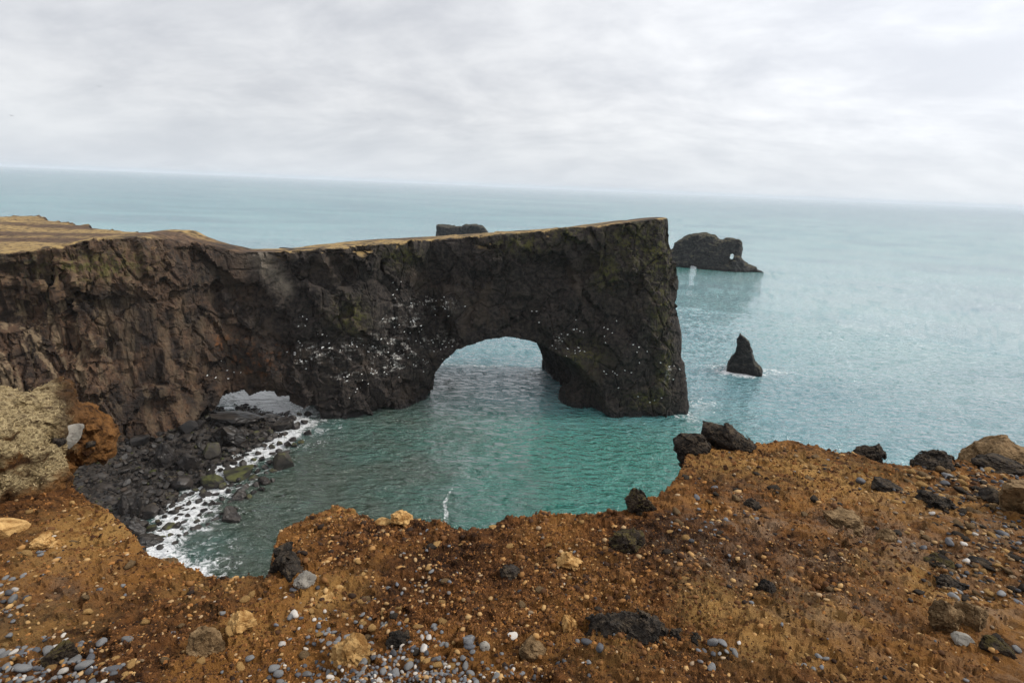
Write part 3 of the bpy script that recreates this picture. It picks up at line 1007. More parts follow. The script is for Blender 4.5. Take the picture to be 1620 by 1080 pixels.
def build_beach():
    xs = np.arange(-135, -48, 0.42); ys = np.arange(52, 162, 0.42)
    Y, X = np.meshgrid(ys, xs, indexing='ij')
    x, y = X.ravel(), Y.ravel()
    z = beach_z(x, y)
    me = make_mesh('beach', np.stack([x, y, z], 1), grid_faces(len(ys), len(xs)))
    link('beach', me, M_BOULDER, kind='structure', label='steep dark beach of broken basalt under the headland')


build_beach()

_ico = {}
def ico(sub):
    if sub not in _ico:
        bm = bmesh.new()
        bmesh.ops.create_icosphere(bm, subdivisions=sub, radius=1.0)
        bm.verts.ensure_lookup_table()
        _ico[sub] = (np.array([q.co for q in bm.verts]), np.array([[q.index for q in fc.verts] for fc in bm.faces]))
        bm.free()
    return _ico[sub]


def rock_verts(sub, seed, cuts=9, rough=0.12, fs=0.7, cut_lo=0.55, cut_hi=0.9, craggy=0.0):
    v, f = ico(sub)
    v = v.copy()
    r = np.random.default_rng(seed)
    for _ in range(cuts):
        d = r.normal(size=3); d /= np.linalg.norm(d)
        k = r.uniform(cut_lo, cut_hi)
        v -= np.maximum(v @ d - k, 0)[:, None] * d * 0.93
    nrm = v / np.linalg.norm(v, axis=1, keepdims=True)
    d = rough * (0.6 * facet(v + seed, fs, seed, 0.9) + 0.5 * fbm(v + seed * 1.7, fs, 3, 0.55, seed + 1))
    if craggy:
        d = d + craggy * (fbm(v + seed, 0.5, 4, 0.6, seed + 2, ridged=True) * 0.5 + 1.3 * facet(v + seed, 0.55, seed + 4, 1.0) + 0.5 * facet(v + seed, 0.22, seed + 6, 1.0))
    v = v + nrm * d[:, None]
    return v, f


BOULDERS = [make_mesh('boulder', *rock_verts(3, 500 + i, 14, 0.05, 0.8, 0.42, 0.8), smooth=False) for i in range(10)]
MOSSY = [make_mesh('mossy_boulder', *rock_verts(3, 560 + i, 12, 0.05, 0.8, 0.45, 0.8), smooth=False) for i in range(4)]
BIG = [make_mesh('boulder', *rock_verts(4, 540 + i, 16, 0.10, 0.6, 0.42, 0.78, 0.05), smooth=False) for i in range(10)]
for b in BIG:
    b.materials.append(M_BOULDER)
for b in BOULDERS:
    b.materials.append(M_BOULDER)
for b in MOSSY:
    b.materials.append(M_MOSSY)


def beach_at(px, py):
    """where the sight line meets the beach"""
    d = ray(px, py)
    t = np.linspace(60, 190, 700) / np.hypot(d[0], d[1])
    P = CAM + d[None] * t[:, None]
    zb = beach_z(P[:, 0], P[:, 1], False)
    k = np.argmax(P[:, 2] < np.maximum(zb, 0.0))
    return P[k], zb[k]


def boulder(px, py, wpx, hpx, label, mossy=False, tilt=0.3, rz=None, mi=None, group=None, deep=0.35):
    p, zb = beach_at(px, py)
    mp = ((p - CAM) @ FWD) / FPX
    sx_ = wpx * mp / 2; sz_ = max(hpx * mp / 2 * 1.05, 0.25)
    me = (MOSSY if mossy else BIG if group is None else BOULDERS)[(mi if mi is not None else random.randrange(99)) % (4 if mossy else 10)]
    o = link('boulder', me, None, loc=(p[0], p[1], max(p[2], zb) + sz_ * (0.85 - deep)), label=label, cat='boulder', group=group)
    o.scale = (sx_ * 1.12, sx_ * random.uniform(0.8, 1.05), sz_ * 1.12)
    o.rotation_euler = (random.uniform(-tilt, tilt), random.uniform(-tilt, tilt), rz if rz is not None else random.uniform(-0.6, 0.6))
    return o


# boulders that can be named one by one
boulder(372, 668, 78, 26, 'long low black wave-washed boulder just under the low arch', mi=2, rz=0.1, tilt=0.1)
boulder(362, 700, 58, 42, 'biggest square brown block on the upper beach beneath the low arch', mi=5, rz=0.2)
boulder(264, 738, 36, 50, 'tall upright dark slab leaning on the upper beach', mi=1, rz=0.4)
boulder(304, 742, 34, 36, 'dark angular block beside the tall upright slab', mi=7)
boulder(448, 679, 42, 24, 'dark brown boulder at the seaward end of the beach', mi=4)
boulder(378, 754, 58, 20, 'long flat boulder with a bright mossy green top', True, mi=0, rz=0.1, tilt=0.1)
boulder(338, 768, 38, 24, 'rounded boulder covered in yellow green moss', True, mi=1)
boulder(448, 740, 44, 32, 'moss capped dark boulder standing alone in the surf', True, mi=2)
boulder(366, 822, 40, 26, 'smooth dark grey boulder awash in foam', mi=3, tilt=0.1)
boulder(418, 764, 24, 18, 'small black pointed boulder in the surf below the moss capped one', mi=8)
boulder(378, 790, 28, 20, 'round black boulder at the foam edge', mi=9)
boulder(216, 818, 20, 42, 'narrow upright split slab low on the beach', mi=1, rz=0.1)
boulder(198, 812, 24, 46, 'broad cracked slab next to the narrow split one', mi=5, rz=0.1)
boulder(212, 846, 34, 34, 'squat dark block under the two upright slabs', mi=6)
boulder(268, 836, 24, 16, 'mossy boulder near the lower end of the beach', True, mi=3)
boulder(240, 840, 22, 14, 'small moss spotted boulder beside the lower foam', True, mi=1)
boulder(320, 784, 16, 12, 'small green mossy stone below the yellow green boulder', True, mi=2)
boulder(430, 662, 28, 12, 'low black rock awash behind the seaward boulder', mi=2, tilt=0.1)
boulder(240, 862, 44, 24, 'wet black boulder where the foam runs out', mi=0, tilt=0.1)
n_b = 0
tries = 0
spots = []
while n_b < 280 and tries < 6000:
    tries += 1
    qx, qy = random.uniform(170, 490), random.uniform(655, 880)
    wl_x = np.interp(qy, [655, 690, 720, 745, 770, 800, 840, 880], [486, 465, 440, 420, 405, 365, 300, 240])
    lo_x = np.interp(qy, [655, 670, 690, 712, 760, 830, 880], [350, 320, 250, 190, 185, 195, 225])
    if qx > wl_x + 22 or qx < lo_x:
        continue
    s_ = min(7 + random.paretovariate(1.4) * 4.0, 34)
    if qx > wl_x:
        if random.random() < 0.5:
            continue
        s_ = min(s_, 15)
    if any(math.hypot(qx - a, qy - b) < 0.36 * (s_ + c_) for a, b, c_ in spots):
        continue
    spots.append((qx, qy, s_))
    green = qx > wl_x - 110 and random.random() < 0.16
    surf = qx > wl_x - 6
    lab = ('mossy rock among the loose boulders near the waterline' if green else
           'small black rock awash in the surf along the beach' if surf else
           'angular dark basalt rock among the loose beach boulders')
    grp = 'mossy rocks near the waterline' if green else 'black rocks awash in the surf' if surf else 'loose basalt rocks on the beach'
    boulder(qx, qy, s_, s_ * random.uniform(0.6, 0.9), lab, green, 0.6, random.uniform(0, 6.3), group=grp)
    n_b += 1


def merged(name, base_sets, pos, size, rot, mat, extra=None, **kw):
    """many small solids in one mesh: base_sets is a list of (verts, tris)"""
    V, Fs, tint, off = [], [], [], 0
    pick = rng.integers(0, len(base_sets), len(pos))
    for b in range(len(base_sets)):
        ix = np.where(pick == b)[0]
        if len(ix) == 0:
            continue
        bv, bf = base_sets[b]
        cz, sz = np.cos(rot[ix]), np.sin(rot[ix])
        sc = size[ix]
        q = bv[None] * sc[:, None, :]
        qx = q[..., 0] * cz[:, None] - q[..., 1] * sz[:, None]
        qy = q[..., 0] * sz[:, None] + q[..., 1] * cz[:, None]
        q = np.stack([qx, qy, q[..., 2]], -1) + pos[ix][:, None, :]
        V.append(q.reshape(-1, 3))
        Fs.append((bf[None] + (np.arange(len(ix)) * len(bv))[:, None, None]).reshape(-1, 3) + off)
        off += len(ix) * len(bv)
        if extra is not None:
            tint.append(np.repeat(extra[ix], len(bv)))
    v = np.concatenate(V); f = np.concatenate(Fs)
    ctr = pos.mean(0)
    me = make_mesh(name, v - ctr, f, dict(tint=np.concatenate(tint)) if tint else None)
    return link(name, me, mat, loc=tuple(ctr), **kw)


# finer beach rubble
N = 7000
bx_ = rng.uniform(-112, -54, N); by_ = rng.uniform(66, 150, N)
dd = -poly_sdf(bx_, by_, BEACH_POLY)
keep = (dd > -1.5)
bx_, by_ = bx_[keep], by_[keep]
bz_ = beach_z(bx_, by_)
sz = 0.22 + 0.16 * rng.pareto(2.6, len(bx_)).clip(0, 4)
S = np.stack([sz, sz * rng.uniform(0.7, 1.1, len(sz)), sz * rng.uniform(0.5, 0.9, len(sz))], 1)
M_RUBBLE = mat_tinted('beach_rubble', [(0.009, 0.008, 0.008), (0.022, 0.019, 0.017), (0.042, 0.033, 0.027), (0.062, 0.045, 0.034), (0.045, 0.050, 0.017)], 0.6)
small = [rock_verts(1, 620 + i, 5, 0.2, 0.9, 0.5, 0.9) for i in range(6)]
merged('beach_rubble', small, np.stack([bx_, by_, bz_ + 0.1], 1), S, rng.uniform(0, 6.3, len(sz)), M_RUBBLE, rng.uniform(0, 1, len(sz)) ** 1.5, kind='stuff', label='fine broken basalt rubble covering the dark beach')

# ------------------------------------------------------------------ clifftop ground the camera stands on
EDGE_PX = [(-420, 700), (-200, 700), (-60, 716), (60, 740), (100, 762), (126, 788), (150, 803), (184, 824), (210, 852), (229, 876), (237, 889), (262, 893), (300, 906), (345, 918), (400, 916), (427, 920),
           (433, 868), (446, 845), (500, 816), (535, 807), (575, 822), (592, 833), (640, 831), (700, 832), (722, 841), (742, 844), (800, 830), (850, 823), (900, 821),
           (950, 819), (985, 817), (1038, 791), (1060, 772), (1082, 748), (1078, 722), (1090, 698), (1115, 692), (1150, 697), (1200, 701), (1290, 707), (1340, 722), (1400, 741), (1440, 744),
           (1500, 728), (1560, 716), (1620, 716), (1800, 700), (2100, 690)]
CAM_H = 1.6
_ed = ray(np.array([e[0] for e in EDGE_PX]), np.array([e[1] for e in EDGE_PX]))
E_TH = np.arctan2(_ed[:, 0], _ed[:, 1])
E_M = -_ed[:, 2] / np.hypot(_ed[:, 0], _ed[:, 1])
E_TH = np.maximum.accumulate(E_TH + np.arange(len(E_TH)) * 1e-6)


def slope_at(th):
    return np.interp(th, np.radians([-60, -42, -25, 0, 20, 45, 60]), [0.20, 0.24, 0.27, 0.27, 0.22, 0.17, 0.14])


E_R = CAM_H / np.maximum(E_M - slope_at(E_TH), 0.05)
E_TH = np.concatenate([[-math.pi, math.radians(-75)], E_TH, [math.radians(78), math.pi]])
E_R = np.concatenate([[16.0, 12.0], E_R, [12.0, 16.0]])
print('edge ranges', np.round(E_R, 1))


def _edge_r(th):
    base_ = np.interp(th, E_TH, E_R)
    q = np.stack([th * 9.0, 0 * th, 0 * th + 4.2], 1)
    return base_ * (1 + 0.012 * fbm(q, 1.0, 3, 0.6, 101) + 0.010 * fbm(q * 6, 1.0, 3, 0.6, 105))


_TH = np.linspace(-math.pi, math.pi, 24001)
_RE = _edge_r(_TH)
_RE = np.convolve(np.pad(_RE, 35, mode='edge'), np.ones(71) / 71, 'valid')


def edge_r(th):
    return np.interp(th, _TH, _RE)


def gz(x, y, full=True):
    """height of the clifftop ground"""
    r = np.hypot(x, y)
    th = np.arctan2(x, y)
    Re = edge_r(th)
    t = r - Re
    z = EYE - CAM_H - slope_at(th) * np.minimum(r, Re + 0.4)
    p = np.stack([x, y, 0 * x], 1)
    att = np.clip(r / 1.5, 0.3, 1)
    z = z + (0.075 * fbm(p, 1.6, 3, 0.5, 111)) * att
    if full:
        z = z + att * (0.085 * fbm(p, 0.60, 5, 0.62, 115, ridged=True) + 0.016 * facet(p + 0.05 * fbm(p, 0.2, 2, 0.5, 119)[:, None], 0.22, 118, 0.9) + 0.020 * facet(p, 0.085, 121, 0.9) + 0.022 * fbm(p, 0.10, 4, 0.7, 124, ridged=True))
    tt = np.maximum(t + 0.10, 0)
    z = z - (0.8 * tt * tt / (tt + 0.18) + 1.9 * np.maximum(t, 0))
    return z


def ground_hit(px, py):
    px = np.atleast_1d(np.asarray(px, float)); py = np.atleast_1d(np.asarray(py, float))
    d = ray(px, py)
    d = d / np.hypot(d[:, 0], d[:, 1])[:, None]
    t = np.geomspace(0.6, 26, 160)
    P = CAM + d[:, None, :] * t[None, :, None]
    g = gz(P[..., 0].ravel(), P[..., 1].ravel(), False).reshape(P.shape[:2])
    below = P[..., 2] < g
    k = np.argmax(below, 1)
    k = np.maximum(k, 1)
    i = np.arange(len(px))
    a = P[i, k - 1, 2] - g[i, k - 1]; b = P[i, k, 2] - g[i, k]
    u = np.where(np.abs(a - b) > 1e-9, a / (a - b), 0.5)
    rr = t[k - 1] + (t[k] - t[k - 1]) * u
    Q = CAM + d * rr[:, None]
    Q[:, 2] = gz(Q[:, 0], Q[:, 1])
    Re = edge_r(np.arctan2(Q[:, 0], Q[:, 1]))
    ok = below.any(1) & (np.hypot(Q[:, 0], Q[:, 1]) < Re + 0.02)
    return Q, ok


def build_ground():
    th = np.radians(np.concatenate([np.linspace(-125, -49, 46, endpoint=False), np.linspace(-49, 49, 580), np.linspace(49, 125, 47)[1:]]))
    Re = edge_r(th)
    rows = np.concatenate([np.geomspace(0.5, 9.5, 350, endpoint=False), np.geomspace(9.5, 46, 46)])
    Rr = np.repeat(rows[:, None], len(th), 1)
    T = np.broadcast_to(th, Rr.shape)
    x, y = (np.sin(T) * Rr).ravel(), (np.cos(T) * Rr).ravel()
    z = gz(x, y)
    t = (Rr - Re[None]).ravel()
    p = np.stack([x, y, z], 1)
    # the face below the brink is rough too
    dn = sstep(t, 0.1, 1.5)
    k = dn * (0.5 * facet(p, 1.8, 131, 0.9) + 0.25 * fbm(p, 0.9, 3, 0.6, 133))
    lim = sstep(t, 0.2, 4) * 0.9 + 0.1
    x = x - np.sin(T).ravel() * np.abs(k) * lim
    y = y - np.cos(T).ravel() * np.abs(k) * lim
    z = np.maximum(z, -4.0)
    ochre = np.zeros(len(x)); scuff = np.zeros(len(x))
    def add(arr, px, py, rad, amt):
        Q, ok = ground_hit(px, py)
        c_ = Q[0]
        np.maximum(arr, np.exp(-((x - c_[0]) ** 2 + (y - c_[1]) ** 2) / rad ** 2) * amt, out=arr)
    for a_ in ((190, 830, 0.55, 1.0), (170, 850, 0.5, 0.9), (130, 880, 0.45, 0.6), (545, 815, 0.25, 0.7), (1140, 975, 0.28, 0.9), (1200, 1010, 0.3, 0.8), (1160, 1000, 0.25, 0.8),
               (1300, 760, 0.8, 0.9), (1400, 790, 0.7, 0.7), (1160, 740, 0.7, 0.7), (520, 950, 0.22, 0.7), (60, 1010, 0.3, 0.5), (400, 1000, 0.2, 0.5), (1450, 930, 0.4, 0.7), (980, 1045, 0.2, 0.5),
               (1290, 980, 0.3, 0.7), (330, 935, 0.3, 0.5)):
        add(ochre, *a_)
    for a_ in ((1230, 850, 0.55, 0.9), (1130, 900, 0.4, 0.8), (1280, 930, 0.5, 0.9), (1380, 860, 0.6, 0.9), (1450, 880, 0.6, 0.9), (1200, 800, 0.4, 0.6), (1560, 990, 0.4, 0.8), (1330, 1010, 0.3, 0.6), (60, 950, 0.4, 0.5), (1560, 1060, 0.3, 0.7), (1520, 830, 0.7, 0.6)):
        add(scuff, *a_)
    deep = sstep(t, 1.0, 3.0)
    me = make_mesh('ground', np.stack([x, y, z - EYE], 1), grid_faces(len(Rr), len(th))[:, ::-1], dict(ochre=ochre, scuff=scuff, deep=deep), smooth=False)
    link('ground', me, M_GROUND, loc=(0, 0, EYE), kind='structure', label='rusty brown volcanic soil of the clifftop edge')


build_ground()

# ------------------------------------------------------------------ grassy hummock on the left
HC = at_range(60, 690, 6.7)          # a point in the middle of the hummock
HD = ray(60, 690); HD = HD / np.hypot(HD[0], HD[1])
HX = np.array([HD[1], -HD[0]])       # to the right as seen
HY = np.array([HD[0], HD[1]])
HYAW = -math.atan2(HD[0], HD[1])


def hummock_field(X, Y, Z):
    # local metres: x right, y away, z up, origin HC
    d = ell(X, Y, Z, (-0.74, 0.35, -0.12), (0.98, 0.95, 0.60))
    d = smin(d, ell(X, Y, Z, (-2.0, 0.6, 0.02), (1.3, 1.2, 0.72)), 0.4)
    d = smin(d, ell(X, Y, Z, (0.10, 0.60, 0.13), (0.24, 0.45, 0.15)), 0.08)       # dark overhanging lip
    d = smin(d, ell(X, Y, Z, (0.30, 0.55, -0.20), (0.24, 0.45, 0.25)), 0.10)      # bare orange nose
    d = smin(d, ell(X, Y, Z, (0.44, 0.55, -0.34), (0.17, 0.36, 0.19)), 0.10)
    d = smin(d, ell(X, Y, Z, (-0.05, 0.10, -0.45), (0.26, 0.40, 0.20)), 0.10)     # sagging brown lump below the turf
    d = smin(d, ell(X, Y, Z, (-0.7, 1.2, -0.75), (0.9, 0.9, 0.75)), 0.15)         # the stem that joins it to the clifftop
    d = smax(d, -ell(X, Y, Z, (-1.0, -0.62, -0.74), (1.02, 0.78, 0.28)), 0.05)   # hollow under the turf
    return d


def build_hummock():
    res = 0.031
    xs = np.arange(-3.4, 0.95, res, dtype=np.float32); ys = np.arange(-1.4, 2.6, res, dtype=np.float32); zs = np.arange(-1.6, 1.0, res, dtype=np.float32)
    X, Y, Z = np.meshgrid(xs, ys, zs, indexing='ij')
    vol = hummock_field(X, Y, Z).astype(np.float32)
    band = np.abs(vol) < 0.30
    ii = np.argwhere(band)
    P = np.stack([xs[ii[:, 0]], ys[ii[:, 1]], zs[ii[:, 2]]], 1)
    vol[band] += 0.09 * fbm(P, 0.5, 3, 0.55, 701) + 0.045 * facet(P, 0.3, 705, 0.9)
    for s in (0, -1):
        vol[s] = 0.1; vol[:, s] = 0.1; vol[:, :, s] = 0.1
    v, f = surface_nets(vol, (xs[0], ys[0], zs[0]), res)
    n = vnormals(v, f)
    nose = sstep(v[:, 0] + 0.22 * fbm(v, 0.3, 3, 0.6, 711), 0.04, 0.30)
    v = v + n * ((0.050 * facet(v, 0.15, 713, 0.95) + 0.05 * fbm(v, 0.16, 4, 0.65, 715, ridged=True)) * (0.35 + 0.75 * nose))[:, None]
    n = vnormals(v, f)
    grass = (1 - nose) * sstep(n[:, 2] + 0.35 * gnoise(v / 0.35, 717), -0.35, 0.15) * sstep(v[:, 2] + 0.22 * fbm(v, 0.3, 3, 0.6, 718), -0.50, -0.22)
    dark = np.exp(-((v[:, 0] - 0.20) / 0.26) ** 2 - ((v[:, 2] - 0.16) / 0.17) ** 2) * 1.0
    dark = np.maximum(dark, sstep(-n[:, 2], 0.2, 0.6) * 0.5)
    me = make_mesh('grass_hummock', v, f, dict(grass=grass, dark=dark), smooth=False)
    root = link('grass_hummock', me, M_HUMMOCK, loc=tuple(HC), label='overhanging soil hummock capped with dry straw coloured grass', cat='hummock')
    root.rotation_euler[2] = HYAW
    # dry grass: short bent blades lying every way
    wgt = grass * (n[:, 2] > -0.15) * (v[:, 1] < 1.5) * (0.15 + sstep(fbm(v, 0.22, 3, 0.6, 719), -0.25, 0.2))
    ids = rng.choice(len(v), 16000, p=wgt / wgt.sum())
    base_p = v[ids] + rng.normal(0, 0.015, (len(ids), 3))
    nn = n[ids]
    lay = rng.normal(size=(len(ids), 3)); lay -= nn * (lay * nn).sum(1)[:, None]
    lay /= np.linalg.norm(lay, axis=1, keepdims=True)
    comb = np.array([0.3, -0.35, -0.2])
    lay = lay + comb; lay /= np.linalg.norm(lay, axis=1, keepdims=True)
    L = rng.uniform(0.018, 0.050, len(ids))[:, None]
    Wd = rng.uniform(0.0012, 0.0026, len(ids))[:, None]
    sd = np.cross(lay, nn); sd /= np.linalg.norm(sd, axis=1, keepdims=True)
    p0 = base_p - nn * 0.01
    p1 = base_p + nn * L * 0.12 + lay * L * 0.35
    p2 = base_p + nn * L * rng.uniform(-0.05, 0.16, len(ids))[:, None] + lay * L * 0.95
    V = np.stack([p0 - sd * Wd, p0 + sd * Wd, p1 - sd * Wd, p1 + sd * Wd, p2], 1).reshape(-1, 3)
    o5 = (np.arange(len(ids)) * 5)[:, None]
    Fb = np.concatenate([o5 + np.array([0, 1, 3]), o5 + np.array([0, 3, 2]), o5 + np.array([2, 3, 4])])
    tint = np.repeat(np.clip(rng.normal(0.5, 0.25, len(ids)), 0, 1), 5)
    mg = mat_tinted('dry_grass', [(0.075, 0.048, 0.022), (0.22, 0.155, 0.070), (0.42, 0.315, 0.155), (0.58, 0.455, 0.26), (0.40, 0.29, 0.13)], 0.8)
    mg.use_backface_culling = False
    gme = make_mesh('dry_grass', V, Fb, dict(tint=tint))
    link('dry_grass', gme, mg, parent=root, kind='stuff')
    return v, n


HV, HN = build_hummock()


def hummock_world(x, z, back=0.0):
    """nearest point of the hummock surface seen at local x, z"""
    k = np.where((np.hypot(HV[:, 0] - x, HV[:, 2] - z) < 0.06) & (HN[:, 1] < 0.2))[0]
    q = HV[k[np.argmin(HV[k, 1])]]
    wx = HX * q[0] + HY * (q[1] + back)
    return np.array([HC[0] + wx[0], HC[1] + wx[1], HC[2] + q[2]])


# ------------------------------------------------------------------ stones on the clifftop
def feature(name, px, py, wpx, hpx, mat, label, seed, cat='rock', craggy=0.0, cuts=8, sub=5, depth=0.9, sink=0.25, yaw=0.0, tilt=(0, 0), rough=0.14, fs=0.7, shape=None, on=None, lo=0.5, hi=0.88):
    """one rock of its own shape whose foot is at a place on the ground; size from its angular size there"""
    if on is None:
        Q, ok = ground_hit(px, py)
        p = Q[0]
    else:
        p = np.asarray(on)
    mp = ((p - CAM) @ FWD) / FPX
    v, f = rock_verts(sub, seed, cuts, rough, fs, lo, hi, craggy)
    if shape is not None:
        v = shape(v)
    ext = (v.max(0) - v.min(0)) / 2
    v = (v - (v.max(0) + v.min(0)) / 2) / ext
    W_ = wpx * mp / 2
    H_ = hpx * mp / 2 * 1.1
    v = v * np.array([W_, W_ * depth, H_])
    v[:, 2] += H_ * (1 - 2 * sink)
    me = make_mesh(name, v, f, smooth=False)
    o = link(name, me, mat, loc=tuple(p), label=label, cat=cat)
    o.rotation_euler = (tilt[0], tilt[1], -math.atan2(p[0], p[1]) + yaw)
    return o


def wedge(v):
    v = v.copy()
    v[:, 2] *= np.interp(v[:, 0], [-1, -0.2, 1], [1.15, 1.0, 0.42])
    v[:, 2] += np.interp(v[:, 0], [-1, 0, 1], [0.12, 0.02, -0.25])
    return v


def outline_rock(name, pts, mat, label, seed, thick, amp, foot, cat='rock', fac=0.17, res=None):
    """a rock with a drawn front outline (places on its facing side), real depth and broken relief"""
    Q, ok = ground_hit(*foot)
    p = Q[0]
    az = math.atan2(p[0], p[1])
    rx = np.array([math.cos(az), -math.sin(az), 0.0]); fy = np.array([math.sin(az), math.cos(az), 0.0])
    d = ray(np.array([q[0] for q in pts]), np.array([q[1] for q in pts]))
    W_ = CAM + d * (((p - CAM) @ fy) / (d @ fy))[:, None] - p
    prof = np.stack([W_ @ rx, W_[:, 2]], 1)
    lo, hi = prof.min(0) - 4 * amp, prof.max(0) + 4 * amp
    size = hi - lo
    res = res or max(size) / 58
    xs = np.arange(lo[0], hi[0], res); ys = np.arange(-thick - 3 * amp, thick + 3 * amp, res); zs = np.arange(lo[1], hi[1], res)
    X, Y, Z = np.meshgrid(xs, ys, zs, indexing='ij')
    half = 0.5 * min(prof.max(0) - prof.min(0))
    vol = poly_sdf(X[:, 0, :], Z[:, 0, :], prof)[:, None, :] + half * (np.abs(Y) / thick) ** 2.4
    P = np.stack([X.ravel(), Y.ravel(), Z.ravel()], 1)
    P = P + seed
    n_ = 1.5 * facet(P, fac, seed, 1.0) + 0.6 * facet(P, fac * 0.4, seed + 2, 1.0) + 0.2 * fbm(P, fac, 3, 0.6, seed + 4)
    vol = vol + amp * n_.reshape(vol.shape)
    for k in (0, -1):
        vol[k] = res; vol[:, k] = res; vol[:, :, k] = res
    v, f = surface_nets(vol, (lo[0], ys[0], lo[1]), res)
    n = vnormals(v, f)
    v = v + n * (amp * 0.35 * facet(v + seed, fac * 0.16, seed + 6, 0.9))[:, None]
    o = link(name, make_mesh(name, v, f, smooth=False), mat, loc=tuple(p), label=label, cat=cat)
    o.rotation_euler[2] = -az
    return o


outline_rock('lava_slab', [(1111, 670), (1124, 668), (1140, 672), (1150, 667), (1163, 678), (1180, 692), (1196, 702), (1196, 714), (1170, 716), (1140, 714), (1122, 700), (1112, 690)], M_LAVA,
             'tilted dark lava slab on the tip of the rusty promontory', 801, 0.20, 0.018, (1160, 713))
outline_rock('lava_rock', [(1066, 696), (1078, 690), (1092, 688), (1112, 690), (1122, 706), (1118, 730), (1096, 750), (1086, 744), (1072, 722)], M_LAVA,
             'rough dark overhanging rock at the promontory brink beneath the slab', 803, 0.22, 0.022, (1108, 722))
outline_rock('lava_rock', [(1348, 720), (1353, 707), (1366, 704), (1376, 708), (1388, 705), (1396, 718), (1395, 735), (1380, 740), (1350, 730)], M_LAVA,
             'knobbly black lava rock alone on the brink between two dips', 805, 0.20, 0.026, (1375, 735))
outline_rock('lava_rock', [(1440, 742), (1442, 728), (1454, 717), (1468, 714), (1486, 718), (1504, 726), (1512, 738), (1508, 752), (1450, 752)], M_LAVA,
             'dark craggy rock on the brink beside the big buff boulder', 807, 0.26, 0.028, (1476, 746))
outline_rock('boulder', [(1517, 727), (1520, 712), (1540, 704), (1543, 697), (1570, 694), (1592, 691), (1600, 700), (1614, 708), (1640, 712), (1650, 740), (1560, 744), (1524, 740)], M_BUFF,
             'big cracked buff boulder at the brink above the gravel', 809, 0.42, 0.022, (1575, 738), cat='boulder', fac=0.3)
feature('lava_rock', 1574, 750, 66, 26, M_LAVA, 'low blue black rock at the foot of the big buff boulder', 811, craggy=0.06, cuts=12, sink=0.15)
outline_rock('lava_rock', [(434, 892), (440, 876), (456, 872), (472, 880), (484, 894), (488, 912), (476, 926), (456, 924), (440, 910)], M_LAVA,
             'added black rock painting in the shade under the undercut tip of the soil bluff', 857, 0.16, 0.022, (470, 915))  # rock added to darken the bluff's shadowed undercut
outline_rock('lava_rock', [(926, 1000), (935, 988), (960, 980), (990, 974), (1015, 982), (1040, 985), (1050, 1000), (1046, 1016), (1000, 1018), (960, 1016), (930, 1012)], M_LAVA,
             'long knobbly dark grey lava rock lying on the soil', 821, 0.12, 0.020, (990, 1014), fac=0.07)
outline_rock('lava_rock', [(1040, 1010), (1056, 1003), (1084, 1006), (1104, 1012), (1112, 1024), (1096, 1032), (1060, 1032), (1042, 1026)], M_LAVA,
             'flat black crumbly rock at the end of the long knobbly one', 823, 0.09, 0.016, (1078, 1026), fac=0.06)
feature('boulder', 1628, 828, 90, 66, M_BUFF, 'squared buff boulder half buried in the gravel slope', 813, cat='boulder', craggy=0.06, cuts=14, sink=0.12, lo=0.4, hi=0.75, rough=0.12, fs=1.1)
feature('lava_rock', 1011, 818, 52, 40, M_LAVA_MOSS, 'mossy dark rock perched on the brink of the soil', 815, craggy=0.15, sink=0.2)
feature('lava_rock', 988, 880, 58, 46, M_LAVA_MOSS, 'crumbly mossy dark clod just inland of the perched mossy rock', 817, craggy=0.17, sink=0.38)
feature('lava_rock', 806, 922, 34, 22, M_LAVA, 'small jet black lava lump in a cluster of tan stones', 819, craggy=0.17, sink=0.32)
feature('boulder', 1484, 1012, 44, 52, M_BUFF, 'pitted buff rock leaning against a darker twin', 825, craggy=0.11, sink=0.2)
feature('lava_rock', 1524, 1002, 44, 44, M_BUFF, 'rounded dark buff rock leaning on its pitted twin', 827, craggy=0.11, sink=0.22)
feature('stone', 1514, 1036, 30, 18, M_GREY, 'oval grey stone below the two leaning buff rocks', 829, cat='stone', cuts=3, sink=0.25)
feature('lava_rock', 1570, 1052, 46, 30, M_LAVA_MOSS, 'flat brown lava stone near the two leaning buff rocks', 831, craggy=0.07, sink=0.3)
feature('boulder', 20, 852, 50, 32, M_TAN, 'smooth square tan boulder below the grass hummock', 833, cat='boulder', cuts=12, sink=0.12, lo=0.45, hi=0.8, rough=0.06)
feature('boulder', 265, 894, 32, 27, M_BUFF, 'small buff rock on the very brink above the surf', 835, craggy=0.11, sink=0.15)
feature('boulder', 636, 836, 36, 19, M_TAN, 'tan rock on the brink above the green bay', 837, craggy=0.11, sink=0.15)
feature('boulder', 606, 836, 26, 12, M_TAN, 'small tan stone next to the brink rock', 839, sink=0.2)
feature('tuff_clod', 385, 1012, 44, 36, M_TAN, 'pale tan crumbly clod standing on dark soil', 841, cat='clod', craggy=0.11, sink=0.15)
feature('tuff_clod', 328, 1046, 56, 62, M_BUFF, 'large brown tan clod beside the pale crumbly one', 843, cat='clod', craggy=0.11, sink=0.35)
feature('tuff_clod', 556, 1062, 64, 56, M_TAN, 'largest tan clod at the head of the pebble heap', 845, cat='clod', craggy=0.11, sink=0.45)
feature('lava_rock', 630, 1028, 40, 32, M_LAVA, 'pointed black lava rock above the pebble heap', 847, craggy=0.12, sink=0.35, cuts=12)
feature('tuff_clod', 900, 1008, 26, 32, M_TAN, 'upright tan clod near the long dark lava rock', 849, cat='clod', craggy=0.11, sink=0.18)
feature('tuff_clod', 842, 1040, 44, 36, M_BUFF, 'rounded brown clod right of the pebble heap', 851, cat='clod', craggy=0.11, sink=0.3)
feature('stone', 741, 1040, 20, 20, M_SLATE, 'single round blue grey stone right of the pebble heap', 853, cat='stone', cuts=4, sink=0.2)
